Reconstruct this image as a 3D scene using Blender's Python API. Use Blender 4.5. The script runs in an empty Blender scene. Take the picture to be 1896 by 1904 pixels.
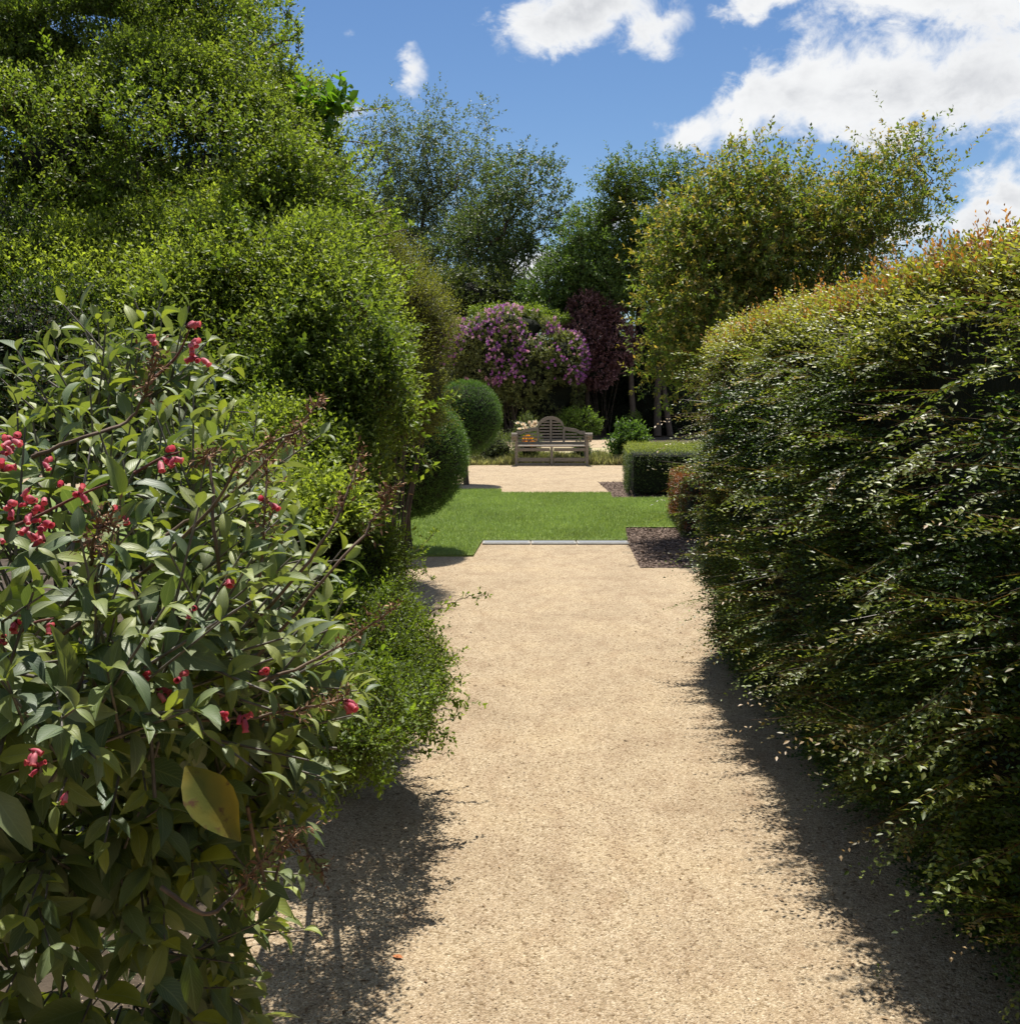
import bpy, bmesh, math
import numpy as np
from mathutils import Vector, Matrix
R = math.radians
scene = bpy.context.scene
col = scene.collection
# ------------------------------------------------------------------ camera
W, H, F = 1896, 1904, 2050.0
CAM = np.array([0.0, 0.0, 1.55])
PITCH = math.atan((952 - 734) / F)
cp, sp = math.cos(PITCH), math.sin(PITCH)
cam = bpy.data.cameras.new('camera')
camo = bpy.data.objects.new('camera', cam)
col.objects.link(camo)
camo.location = CAM
camo.rotation_euler = (math.pi / 2 - PITCH, 0, 0)
cam.sensor_fit = 'HORIZONTAL'
cam.sensor_width = 36
cam.lens = 36 * F / W
cam.clip_start = 0.05
cam.clip_end = 3000
scene.camera = camo
scene.view_settings.view_transform = 'Standard'
scene.view_settings.look = 'None'
scene.view_settings.gamma = 1
scene.view_settings.use_curve_mapping = False
scene.view_settings.exposure = 0.58
try:
    scene.cycles.max_bounces = 6
    scene.cycles.diffuse_bounces = 2
    scene.cycles.transmission_bounces = 4
except Exception:
    pass

def ray(px, py):
    cx = (px - 948) / F; cy = (952 - py) / F
    return np.array([cx, cp + cy * sp, cy * cp - sp])
def P(px, py, D):
    d = ray(px, py); return CAM + d * (D / d[1])
def G(px, py, z=0.0):
    d = ray(px, py); return CAM + d * ((z - CAM[2]) / d[2])

# ------------------------------------------------------------------ sun + sky
AZ, EL = R(1.5), R(66)
sund = np.array([math.sin(AZ) * math.cos(EL), math.cos(AZ) * math.cos(EL), math.sin(EL)])
sl = bpy.data.lights.new('sun', 'SUN'); sl.energy = 5.0; sl.angle = R(0.53); sl.color = (1, 0.955, 0.88)
so = bpy.data.objects.new('sun', sl); col.objects.link(so)
so.rotation_euler = Vector(-sund).to_track_quat('-Z', 'Y').to_euler()
so.location = (0, 20, 40)

world = bpy.data.worlds.new('World'); scene.world = world; world.use_nodes = True
nt = world.node_tree; N = nt.nodes; LK = nt.links; N.clear()
def nd(t, **k):
    n = N.new(t)
    for a, b in k.items(): setattr(n, a, b)
    return n
def mth(op, a, b=None, c=None, clamp=False):
    n = nd('ShaderNodeMath', operation=op); n.use_clamp = clamp
    for i, v in enumerate((a, b, c)):
        if v is None: continue
        if isinstance(v, (int, float)): n.inputs[i].default_value = v
        else: LK.new(v, n.inputs[i])
    return n.outputs[0]
sky = nd('ShaderNodeTexSky', sky_type='NISHITA'); sky.sun_disc = False
sky.sun_elevation = EL; sky.sun_rotation = AZ; sky.air_density = 1.0; sky.dust_density = 0.2; sky.ozone_density = 3.0; sky.altitude = 300
hs = nd('ShaderNodeHueSaturation'); hs.inputs['Saturation'].default_value = 1.15; hs.inputs['Hue'].default_value = .504; hs.inputs['Value'].default_value = 1.0
LK.new(sky.outputs[0], hs.inputs['Color'])
tc = nd('ShaderNodeTexCoord'); sep = nd('ShaderNodeSeparateXYZ'); LK.new(tc.outputs['Generated'], sep.inputs[0])
X, Y, Z = sep.outputs
az = mth('ARCTAN2', X, Y); el = mth('ARCSINE', Z)
cmb = nd('ShaderNodeCombineXYZ'); LK.new(az, cmb.inputs[0]); LK.new(el, cmb.inputs[1])
def wnoise(scale, detail, rough, dist=0.0, off=0.0, ystr=1.0):
    m = nd('ShaderNodeMapping'); LK.new(cmb.outputs[0], m.inputs[0])
    m.inputs['Location'].default_value = (off, off * .7, 0); m.inputs['Scale'].default_value = (1, ystr, 1)
    n = nd('ShaderNodeTexNoise'); LK.new(m.outputs[0], n.inputs['Vector'])
    n.inputs['Scale'].default_value = scale; n.inputs['Detail'].default_value = detail
    n.inputs['Roughness'].default_value = rough; n.inputs['Distortion'].default_value = dist
    return n
n_big = wnoise(5.0, 6, .6, .2, 3.1, 1.6).outputs['Fac']
n_mid = wnoise(16, 8, .62, .35, 1.7, 1.3)
n_fine = wnoise(48, 6, .6, .6, 7.7, 1.2).outputs['Fac']
# warped coordinate for ragged cloud edges
sub = nd('ShaderNodeVectorMath', operation='SUBTRACT'); LK.new(n_mid.outputs['Color'], sub.inputs[0]); sub.inputs[1].default_value = (.5, .5, .5)
scl = nd('ShaderNodeVectorMath', operation='SCALE'); LK.new(sub.outputs[0], scl.inputs[0]); scl.inputs['Scale'].default_value = 0.055
wv = nd('ShaderNodeVectorMath', operation='ADD'); LK.new(cmb.outputs[0], wv.inputs[0]); LK.new(scl.outputs[0], wv.inputs[1])
# clouds: centre px, half sizes px, tilt deg, weight
CL = [(1080, 35, 165, 52, 14, 1), (1215, 40, 85, 62, 30, .85), (985, 40, 95, 36, 5, .8), (1120, 12, 130, 40, 0, 1),
      (1420, 5, 120, 36, 4, .9), (1720, -8, 250, 58, 0, 1), (1860, 20, 150, 52, 0, 1),
      (1275, 245, 90, 34, 8, 1), (1400, 195, 115, 62, 28, 1), (1500, 150, 120, 78, 25, 1), (1640, 165, 190, 100, 5, 1.1), (1800, 150, 190, 105, 0, 1.1),
      (1640, 250, 110, 40, -8, .95), (1880, 365, 95, 66, 5, 1), (1840, 420, 140, 40, 0, .9), (1690, 440, 60, 26, 0, .8),
      (770, 138, 30, 46, 5, .62), (590, 230, 60, 40, 0, .8), (650, 205, 90, 26, 0, .5),
      (1140, 410, 60, 26, 0, .7), (1000, 500, 120, 40, 0, .7), (1500, 470, 400, 50, 0, .6), (2100, 200, 220, 120, 0, 1),
      (-400, 100, 400, 150, 10, 1), (900, -500, 500, 160, 5, .9), (1700, -300, 260, 90, 5, .9)]
field = None
for (px, py, a, b, th, w) in CL:
    d = ray(px, py); d = d / np.linalg.norm(d)
    m = nd('ShaderNodeMapping', vector_type='TEXTURE'); LK.new(wv.outputs[0], m.inputs[0])
    m.inputs['Location'].default_value = (math.atan2(d[0], d[1]), math.asin(d[2]), 0)
    m.inputs['Rotation'].default_value = (0, 0, R(th)); m.inputs['Scale'].default_value = (a / F, b / F, 1)
    ln = nd('ShaderNodeVectorMath', operation='LENGTH'); LK.new(m.outputs[0], ln.inputs[0])
    f = mth('MULTIPLY', mth('SUBTRACT', 1.27, ln.outputs['Value']), w)
    field = f if field is None else mth('SMOOTH_MAX', field, f, .25)
# scattered clouds everywhere else (behind and above the camera)
away = mth('MULTIPLY_ADD', mth('ABSOLUTE', az), 1.0, -0.75, clamp=True)
gen = mth('MULTIPLY', mth('SUBTRACT', n_big, .46), mth('MULTIPLY', away, 9.0))
field = mth('MAXIMUM', field, mth('MINIMUM', gen, 1.2))
dens = mth('ADD', field, mth('MULTIPLY_ADD', n_mid.outputs['Fac'], 1.5, -1.02))
dens = mth('ADD', dens, mth('MULTIPLY_ADD', n_fine, .7, -.35))
mr = nd('ShaderNodeMapRange', interpolation_type='SMOOTHSTEP'); LK.new(dens, mr.inputs[0])
mr.inputs[1].default_value = -.02; mr.inputs[2].default_value = .6
mask = mr.outputs[0]
# thicker parts of a cloud are greyer
shade = nd('ShaderNodeMapRange', interpolation_type='SMOOTHSTEP')
LK.new(mth('ADD', mth('MULTIPLY', n_mid.outputs['Fac'], .2), mth('MULTIPLY', n_big, 1.65)), shade.inputs[0])
shade.inputs[1].default_value = .72; shade.inputs[2].default_value = 1.15
thick = mth('MULTIPLY', shade.outputs[0], mth('MULTIPLY_ADD', dens, 1.1, -.45, clamp=True))
cm = nd('ShaderNodeMix', data_type='RGBA'); LK.new(thick, cm.inputs[0])
cm.inputs[6].default_value = (9.2, 9.3, 9.4, 1); cm.inputs[7].default_value = (5.4, 5.6, 6.0, 1)
mix = nd('ShaderNodeMix', data_type='RGBA'); LK.new(mask, mix.inputs[0]); LK.new(hs.outputs[0], mix.inputs[6]); LK.new(cm.outputs[2], mix.inputs[7])
bg = nd('ShaderNodeBackground'); bg.inputs[1].default_value = 0.068; LK.new(mix.outputs[2], bg.inputs[0])
wo = nd('ShaderNodeOutputWorld'); LK.new(bg.outputs[0], wo.inputs[0])

# ------------------------------------------------------------------ materials
class Mat:
    def __init__(s, name):
        s.m = bpy.data.materials.new(name); s.m.use_nodes = True
        s.nt = s.m.node_tree; s.nt.nodes.clear(); s.out = s.n('ShaderNodeOutputMaterial')
    def n(s, t, ins=None, **k):
        n = s.nt.nodes.new(t)
        for a, b in k.items(): setattr(n, a, b)
        for a, b in (ins or {}).items():
            if isinstance(b, bpy.types.NodeSocket): s.nt.links.new(b, n.inputs[a])
            else: n.inputs[a].default_value = b
        return n
    def coord(s, scale=(1, 1, 1)):
        t = s.n('ShaderNodeTexCoord'); return s.n('ShaderNodeMapping', {0: t.outputs['Object'], 'Scale': scale}).outputs[0]
    def noise(s, v, scale, detail=4, rough=.55):
        return s.n('ShaderNodeTexNoise', {'Vector': v, 'Scale': scale, 'Detail': detail, 'Roughness': rough}).outputs['Fac']
    def ramp(s, f, stops):
        r = s.n('ShaderNodeValToRGB', {0: f}); e = r.color_ramp.elements
        e[0].position, e[0].color = stops[0][0], (*stops[0][1], 1); e[1].position, e[1].color = stops[-1][0], (*stops[-1][1], 1)
        for p, c in stops[1:-1]:
            x = e.new(p); x.color = (*c, 1)
        return r.outputs[0]
    def mix(s, f, a, b, mode='MIX'):
        m = s.n('ShaderNodeMix', data_type='RGBA', blend_type=mode)
        for i, v in ((0, f), (6, a), (7, b)):
            if isinstance(v, bpy.types.NodeSocket): s.nt.links.new(v, m.inputs[i])
            else: m.inputs[i].default_value = v if i == 0 else (*v, 1)
        return m.outputs[2]
    def math(s, op, a, b, c=None):
        return s.n('ShaderNodeMath', {0: a, 1: b, **({2: c} if c is not None else {})}, operation=op).outputs[0]
    def bump(s, h, strength=.5, dist=.01):
        return s.n('ShaderNodeBump', {'Height': h, 'Strength': strength, 'Distance': dist}).outputs[0]
    def pbr(s, base, rough=.7, spec=.3, normal=None):
        d = {'Base Color': base if isinstance(base, bpy.types.NodeSocket) else (*base, 1), 'Roughness': rough, 'Specular IOR Level': spec}
        if normal is not None: d['Normal'] = normal
        p = s.n('ShaderNodeBsdfPrincipled', d); return p.outputs[0]
    def done(s, sh):
        s.nt.links.new(sh, s.out.inputs[0]); return s.m

def foliage_mat(name, rough=.42, trans=.4, spec=.5, tint=(1.25, 1.3, .45)):
    m = Mat(name)
    a = m.n('ShaderNodeAttribute', attribute_name='col').outputs['Color']
    p = m.pbr(a, rough, spec)
    t = m.n('ShaderNodeBsdfTranslucent', {0: m.mix(1.0, a, tint, 'MULTIPLY')}).outputs[0]
    return m.done(m.n('ShaderNodeMixShader', {0: trans, 1: p, 2: t}).outputs[0])
M = {}
M['leaf'] = foliage_mat('small_leaves', .5, .5, .32)
M['leaf_gloss'] = foliage_mat('glossy_leaves', .42, .40, .4)
M['needle'] = foliage_mat('clipped_leaves', .5, .3, .35)
M['far_leaf'] = foliage_mat('far_leaves', .5, .38, .35)
M['petal'] = foliage_mat('petals', .5, .35, .3, (1.2, .9, .9))
M['grass'] = foliage_mat('grass_blades', .5, .35, .3, (1.1, 1.2, .5))
m = Mat('velvety_leaf')
uv = m.n('ShaderNodeUVMap').outputs[0]
sx = m.n('ShaderNodeSeparateXYZ', {0: uv})
u, v = sx.outputs[0], sx.outputs[1]
au = m.math('ABSOLUTE', m.math('SUBTRACT', u, .5), 0.0)
vein = m.math('ADD', v, m.math('MULTIPLY', au, -.75))
vw = m.math('ABSOLUTE', m.math('SINE', m.math('MULTIPLY', vein, 31.0), 0.0), 0.0)
vline = m.n('ShaderNodeMapRange', {0: vw, 1: 0.0, 2: .35, 3: 1.0, 4: 0.0}).outputs[0]
mid = m.n('ShaderNodeMapRange', {0: au, 1: 0.0, 2: .05, 3: 1.0, 4: 0.0}).outputs[0]
vv = m.math('MAXIMUM', mid, m.math('MULTIPLY', vline, .55))
a = m.n('ShaderNodeAttribute', attribute_name='col').outputs['Color']
oi = m.n('ShaderNodeObjectInfo')
rnd = m.ramp(oi.outputs['Random'], [(0, (.6, .68, .7)), (.5, (1, 1, 1)), (1, (1.35, 1.25, .9))])
a = m.mix(1.0, a, rnd, 'MULTIPLY')
spk = m.noise(m.coord(), 90, 3)
a = m.mix(m.math('MULTIPLY', spk, .35), a, (.05, .09, .03))
a = m.mix(m.math('MULTIPLY', vv, .45), a, (.30, .36, .20))
geo = m.n('ShaderNodeNewGeometry')
back = m.mix(geo.outputs['Backfacing'], a, m.mix(.45, a, (.26, .32, .22)))
bmp = m.bump(m.math('SUBTRACT', 1.0, vv), .35, .002)
pr = m.pbr(back, .5, .5, bmp)
tr = m.n('ShaderNodeBsdfTranslucent', {0: m.mix(1.0, a, (1.5, 1.55, .45), 'MULTIPLY')}).outputs[0]
M['big_leaf'] = m.done(m.n('ShaderNodeMixShader', {0: .28, 1: pr, 2: tr}).outputs[0])

m = Mat('yellowing_leaf'); v = m.coord(); f = m.noise(v, 38, 4, .65); f2 = m.noise(v, 9, 3)
c = m.mix(m.ramp(f2, [(.4, (0, 0, 0)), (.62, (1, 1, 1))]), (.12, .13, .015), (.34, .235, .02)); c = m.mix(m.ramp(f, [(.56, (0, 0, 0)), (.66, (1, 1, 1))]), c, (.10, .045, .015))
M['yellow_leaf'] = m.done(m.n('ShaderNodeMixShader', {0: .3, 1: m.pbr(c, .55, .3, m.bump(f, .4, .002)), 2: m.n('ShaderNodeBsdfTranslucent', {0: c}).outputs[0]}).outputs[0])
def plain(name, c0, c1, scale=20, rough=.8, bump=.4, dist=.01, stretch=(1, 1, 1), spec=.25):
    m = Mat(name); v = m.coord(stretch); f = m.noise(v, scale, 6, .6)
    c = m.ramp(f, [(.3, c0), (.7, c1)])
    return m.done(m.pbr(c, rough, spec, m.bump(f, bump, dist)))
M['bark'] = plain('bark', (.045, .033, .024), (.13, .10, .075), 9, .9, .7, .02, (3, 3, .6))
M['twig'] = plain('twig_bark', (.10, .065, .045), (.24, .17, .12), 30, .75, .4, .002)
M['greytwig'] = plain('grey_twig_bark', (.09, .08, .07), (.24, .21, .18), 30, .8, .4, .002)
M['soil'] = plain('soil', (.035, .026, .018), (.10, .075, .05), 14, .95, .8, .03)
M['inner'] = plain('foliage_shade_core', (.006, .009, .004), (.02, .022, .011), 20, .95, .8, .03)  # near-black colour stands in for the shade inside foliage
M['wood'] = plain('weathered_teak', (.14, .12, .095), (.30, .26, .21), 14, .8, .5, .004, (1.2, 8, 8))
M['stone'] = plain('pale_concrete', (.22, .21, .19), (.36, .35, .32), 25, .8, .3, .003)
M['steel'] = plain('galvanised_grate', (.16, .17, .18), (.26, .27, .28), 60, .5, .3, .002, spec=.5)
M['whitepaint'] = plain('pale_painted_wood', (.35, .37, .30), (.5, .52, .44), 20, .6, .2, .002)
M['chip'] = foliage_mat('bark_chips', .9, .0, .2)
# gravel
m = Mat('decomposed_granite'); v = m.coord()
warp = m.n('ShaderNodeTexNoise', {'Vector': v, 'Scale': 90.0, 'Detail': 2.0}).outputs['Color']
vw_ = m.n('ShaderNodeVectorMath', {0: warp, 'Scale': .006}, operation='SCALE').outputs[0]
v2 = m.n('ShaderNodeVectorMath', {0: v, 1: vw_}, operation='ADD').outputs[0]
vo = m.n('ShaderNodeTexVoronoi', {'Vector': v2, 'Scale': 210.0})
vo2 = m.n('ShaderNodeTexVoronoi', {'Vector': v2, 'Scale': 95.0})
cr = m.n('ShaderNodeSeparateXYZ', {0: vo.outputs['Color']}).outputs[0]
cr2 = m.n('ShaderNodeSeparateXYZ', {0: vo2.outputs['Color']}).outputs[1]
grain = m.ramp(cr, [(0, (.14, .105, .07)), (.06, (.33, .255, .165)), (.4, (.42, .335, .222)), (.75, (.49, .40, .275)), (1, (.60, .515, .385))])
big = m.ramp(cr2, [(0, (.5, .44, .36)), (.12, (.92, .88, .84)), (.8, (1.04, 1.02, 1.0)), (1, (1.15, 1.13, 1.1))])
c = m.mix(1.0, grain, big, 'MULTIPLY')
patch = m.noise(v, 1.6, 5, .62)
c = m.mix(1.0, c, m.ramp(patch, [(.3, (.84, .81, .78)), (.5, (1.0, .985, .96)), (.7, (1.08, 1.06, 1.0))]), 'MULTIPLY')
patch2 = m.noise(m.coord((1, .45, 1)), 9, 4, .6)
c = m.mix(1.0, c, m.ramp(patch2, [(.32, (.86, .82, .80)), (.55, (1, 1, 1))]), 'MULTIPLY')
hgt = m.math('ADD', m.math('MULTIPLY', vo.outputs['Distance'], -1.0), m.math('ADD', m.math('MULTIPLY', vo2.outputs['Distance'], -.7), m.math('MULTIPLY', m.noise(v, 500, 3), .5)))
M['gravel'] = m.done(m.pbr(c, .92, .2, m.bump(hgt, .8, .0055)))
# lawn soil under blades
m = Mat('lawn_turf'); v = m.coord(); f = m.noise(v, 60, 5, .7); g = m.noise(v, 1.3, 4, .6)
c = m.mix(1.0, m.ramp(f, [(.3, (.10, .15, .03)), (.7, (.20, .27, .07))]), m.ramp(g, [(.35, (.85, .9, .9)), (.65, (1.15, 1.1, 1))]), 'MULTIPLY')
M['turf'] = m.done(m.pbr(c, .85, .2, m.bump(f, .8, .02)))
m = Mat('bark_mulch'); v = m.coord((1, 1, 1))
vo = m.n('ShaderNodeTexVoronoi', {'Vector': v, 'Scale': 38.0})
c = m.ramp(m.n('ShaderNodeSeparateXYZ', {0: vo.outputs['Color']}).outputs[0], [(0, (.03, .02, .015)), (.5, (.11, .075, .055)), (1, (.27, .20, .16))])
M['mulch'] = m.done(m.pbr(c, .95, .15, m.bump(vo.outputs['Distance'], 1.0, .02)))
M['drygrass'] = plain('dry_grass_ground', (.30, .26, .13), (.50, .43, .25), 12, .9, .6, .03)

# ------------------------------------------------------------------ object helpers
def tag(o, label=None, cat=None, group=None, kind=None):
    if label: o['label'] = label
    if cat: o['category'] = cat
    if group: o['group'] = group
    if kind: o['kind'] = kind
    return o
def thing(name, loc, label, cat, group=None):
    o = bpy.data.objects.new(name, None); col.objects.link(o)
    o.empty_display_size = .1; o.location = [float(q) for q in loc]
    bpy.context.view_layer.update()
    return tag(o, label, cat, group)
def link(name, me, mat=None, parent=None, world=True):
    """mesh given in world coordinates; parented things keep their place"""
    o = bpy.data.objects.new(name, me); col.objects.link(o)
    if mat and not me.materials: me.materials.append(mat)
    if parent is not None:
        o.parent = parent
        if world:
            base = parent.location.copy() if parent.type == 'EMPTY' else Vector((0, 0, 0))
            o.matrix_parent_inverse = Matrix.Translation(-base)
    return o
def mesh_np(name, V, Fc, colr=None, uv=None, smooth=False):
    me = bpy.data.meshes.new(name); k = Fc.shape[1]; nf = len(Fc)
    me.vertices.add(len(V)); me.vertices.foreach_set('co', np.ascontiguousarray(V, dtype=np.float32).ravel())
    me.loops.add(nf * k); me.loops.foreach_set('vertex_index', np.ascontiguousarray(Fc, dtype=np.int32).ravel())
    me.polygons.add(nf); me.polygons.foreach_set('loop_start', np.arange(0, nf * k, k, dtype=np.int32))
    try: me.polygons.foreach_set('loop_total', np.full(nf, k, dtype=np.int32))
    except Exception: pass
    if smooth: me.polygons.foreach_set('use_smooth', np.ones(nf, dtype=bool))
    me.update(calc_edges=True)
    if colr is not None:
        at = me.attributes.new('col', 'FLOAT_COLOR', 'POINT')
        c4 = np.ones((len(V), 4), dtype=np.float32); c4[:, :3] = np.clip(colr, 0, 1)
        at.data.foreach_set('color', c4.ravel())
    if uv is not None:
        ul = me.uv_layers.new(name='UVMap')
        ul.data.foreach_set('uv', np.ascontiguousarray(uv[Fc.ravel()], dtype=np.float32).ravel())
    return me
def nrmz(a): return a / np.maximum(np.linalg.norm(a, axis=-1, keepdims=True), 1e-9)

_perm = np.random.RandomState(5).rand(4096)
def vnoise(p, seed=0):
    """smooth value noise in [-1,1]; p (n,3)"""
    p = np.asarray(p, dtype=np.float64); i = np.floor(p).astype(np.int64); f = p - i; f = f * f * (3 - 2 * f)
    def h(dx, dy, dz):
        return _perm[((i[:, 0] + dx) * 73856093 ^ (i[:, 1] + dy) * 19349663 ^ (i[:, 2] + dz) * 83492791 ^ seed * 2654435) & 4095]
    r = 0
    for dx in (0, 1):
        wx = f[:, 0] if dx else 1 - f[:, 0]
        for dy in (0, 1):
            wy = f[:, 1] if dy else 1 - f[:, 1]
            for dz in (0, 1):
                wz = f[:, 2] if dz else 1 - f[:, 2]
                r = r + h(dx, dy, dz) * wx * wy * wz
    return r * 2 - 1
def fnoise(p, seed=0): return (vnoise(p, seed) + .5 * vnoise(np.asarray(p) * 2.1, seed + 1) + .25 * vnoise(np.asarray(p) * 4.3, seed + 2)) / 1.4

T_DIA = (np.array([[0, 0, 0], [-.5, .45, .09], [0, 1, -.05], [.5, .45, .09]]), np.array([[0, 3, 2], [0, 2, 1]]))
T_HEX = (np.array([[0, 0, 0], [-.4, .25, .06], [-.42, .62, .07], [0, 1, -.08], [.42, .62, .07], [.4, .25, .06]]),
         np.array([[0, 4, 3], [0, 5, 4], [0, 3, 2], [0, 2, 1]]))
T_STEM = (np.array([[0, 0, 0], [-.5, .1, 0], [0, 1, 0], [.5, .1, 0]]), np.array([[0, 3, 2], [0, 2, 1]]))
T_BLADE = (np.array([[-.5, 0, 0], [.5, 0, 0], [0, 1, .2]]), np.array([[0, 1, 2]]))
def leaves(name, pos, dr, nr, L, Wd, colr, T=T_DIA):
    dr = nrmz(dr); sd = nrmz(np.cross(dr, nr)); nn = np.cross(sd, dr)
    tv, tf = T; n = len(pos); k = len(tv)
    V = pos[:, None, :] + dr[:, None, :] * (tv[None, :, 1:2] * L[:, None, None]) + sd[:, None, :] * (tv[None, :, 0:1] * Wd[:, None, None]) + nn[:, None, :] * (tv[None, :, 2:3] * L[:, None, None])
    Fc = (tf[None] + (np.arange(n) * k)[:, None, None]).reshape(-1, tf.shape[1])
    C = np.repeat(colr, k, axis=0)
    return V.reshape(-1, 3), Fc, C
def joinparts(parts):
    V = []; Fc = []; C = []; o = 0
    for v, f, c in parts:
        V.append(v); Fc.append(f + o); C.append(c); o += len(v)
    return np.concatenate(V), np.concatenate(Fc), np.concatenate(C)
def palette(rng, n, c0, c1, tip=None, tf=None):
    r = rng.rand(n, 1); c = np.array(c0) * (1 - r) + np.array(c1) * r
    if tip is not None: c = c * (1 - tf[:, None]) + np.array(tip) * tf[:, None]
    return c * (0.78 + .44 * rng.rand(n, 1))

def shoots(rng, p, o, m, L, leaf, width, c0, c1, tip=None, tipamt=0.0, phi=60, planar=False, T=T_DIA, stem=.0016,
           stemcol=(.07, .05, .03), start=0.0, up=.5, tipsel=None, droop=0.0):
    """p,o (n,3): shoot bases and directions; m leaves each"""
    n = len(p); o = nrmz(o)
    Ls = L * (.55 + .9 * rng.rand(n))
    t = np.linspace(start, 1, m)[None, :] + rng.randn(n, m) * .03
    bend = np.array([0, 0, -1.0])[None, None, :] * (t[..., None] ** 2) * droop * Ls[:, None, None]
    pos = p[:, None, :] + o[:, None, :] * (t * Ls[:, None])[..., None] + bend
    if planar:
        sd = nrmz(np.cross(o, np.array([0, 0, 1.0])) + rng.randn(n, 3) * .25)
        sg = np.where(np.arange(m) % 2 == 0, 1.0, -1.0)[None, :, None]
        rad = sd[:, None, :] * sg + rng.randn(n, m, 3) * .18
    else:
        a = nrmz(np.cross(o, rng.randn(n, 3))); b = np.cross(o, a)
        th = np.arange(m)[None, :] * 2.4 + rng.rand(n, 1) * 6.28
        rad = a[:, None, :] * np.cos(th)[..., None] + b[:, None, :] * np.sin(th)[..., None]
    ph = R(phi) * (1 - .35 * np.clip(t, 0, 1)) + rng.randn(n, m) * .15
    ld = o[:, None, :] * np.cos(ph)[..., None] + rad * np.sin(ph)[..., None]
    nr = o[:, None, :] * (1 - up) + np.array([0, 0, 1.0]) * up + rng.randn(n, m, 3) * .35
    ls = leaf * (.6 + .65 * rng.rand(n, m)) * (1 - .25 * np.clip(t, 0, 1))
    sh = rng.rand(n, 1) if tipsel is None else tipsel[:, None]
    tf = np.clip(np.clip(t, 0, 1) ** 1.3 * tipamt * (sh * 1.6 - .1), 0, 1)
    c = palette(rng, n * m, c0, c1, tip, tf.ravel()) if tip is not None else palette(rng, n * m, c0, c1)
    c = c * np.repeat(.8 + .4 * rng.rand(n, 1), m, axis=0)
    parts = [leaves('', pos.reshape(-1, 3), ld.reshape(-1, 3), nr.reshape(-1, 3), ls.ravel(), (ls * width).ravel(), c, T)]
    if stem > 0:
        sdn = nrmz(rng.randn(n, 3)); q0 = p - o * (Ls * .35)[:, None]
        V, Fc, C = leaves('', q0, o, sdn, Ls * 1.25, np.full(n, stem * 2), np.tile(np.array(stemcol), (n, 1)), T_STEM)
        parts.append((V, Fc, C))
    return joinparts(parts)

def E(px, py, D, rx, ry, rd):
    s = D / F; return (P(px, py, D), np.array([rx * s, rd, ry * s]))
def blob_points(rng, blobs, n, amp=.12, freq=2.5, inner=.86, back=.4, gap=None, gapf=2.0, seed=0, zmin=0.03):
    area = np.array([(r[0] * r[2] + r[0] * r[1] + r[1] * r[2]) for c, r in blobs]); area = area / area.sum()
    P_, N_, = [], []; tot = 0; it = 0
    while tot < n and it < 60:
        it += 1; k = rng.choice(len(blobs), size=n, p=area)
        C = np.array([b[0] for b in blobs])[k]; Rr = np.array([b[1] for b in blobs])[k]
        d = nrmz(rng.randn(n, 3)); nm = nrmz(d / Rr)
        base = C + Rr * d
        disp = fnoise(base * freq, seed)
        p = C + Rr * d * (1 + amp * disp)[:, None]
        keep = np.ones(n, bool)
        for c2, r2 in blobs:
            q = np.linalg.norm((p - c2) / r2, axis=1); keep &= ~((q < inner))  | (np.abs(q - 0) < 0)
            keep &= (q >= inner)
        facing = (nrmz(CAM - p) * nm).sum(1)
        keep &= (facing > -.25) | (rng.rand(n) < back)
        keep &= p[:, 2] > zmin
        if gap is not None:
            keep &= (fnoise(p * gapf, seed + 9) > gap) | (rng.rand(n) < .08)
        P_.append(p[keep]); N_.append(nm[keep]); tot += keep.sum()
    return np.concatenate(P_)[:n], np.concatenate(N_)[:n]
def core_mesh(blobs, scale, amp=.12, freq=2.5, seed=0, sub=3):  # solid dark filler that makes gaps between leaves look shaded
    Vs = []; Fs = []; o = 0
    bm = bmesh.new(); bmesh.ops.create_icosphere(bm, subdivisions=sub, radius=1)
    bv = np.array([v.co[:] for v in bm.verts]); bf = np.array([[v.index for v in f.verts] for f in bm.faces]); bm.free()
    for c, r in blobs:
        r = np.maximum(r * scale, .02); p = c + r * bv
        p = c + r * bv * (1 + (amp * 1.2) * fnoise(p * freq, seed) + .05 * vnoise(p * freq * 5, seed + 3))[:, None]
        p[:, 2] = np.maximum(p[:, 2], .03)
        Vs.append(p); Fs.append(bf + o); o += len(bv)
    return mesh_np('inner', np.concatenate(Vs), np.concatenate(Fs))
def tube(pts, rad, sides=6):
    pts = np.array(pts, float); n = len(pts); rad = np.broadcast_to(np.array(rad, float), (n,))
    tg = np.gradient(pts, axis=0); tg = nrmz(tg)
    ref = np.array([0.13, .21, 1.0]) if abs(tg[0][2]) < .8 else np.array([1.0, .1, .05])
    a = nrmz(np.cross(tg, ref)); b = np.cross(tg, a)
    th = np.arange(sides) * 2 * math.pi / sides
    V = pts[:, None, :] + (a[:, None, :] * np.cos(th)[None, :, None] + b[:, None, :] * np.sin(th)[None, :, None]) * rad[:, None, None]
    Fc = []
    for i in range(n - 1):
        for j in range(sides):
            k = (j + 1) % sides
            Fc.append([i * sides + j, i * sides + k, (i + 1) * sides + k, (i + 1) * sides + j])
    return V.reshape(-1, 3), np.array(Fc)
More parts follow.
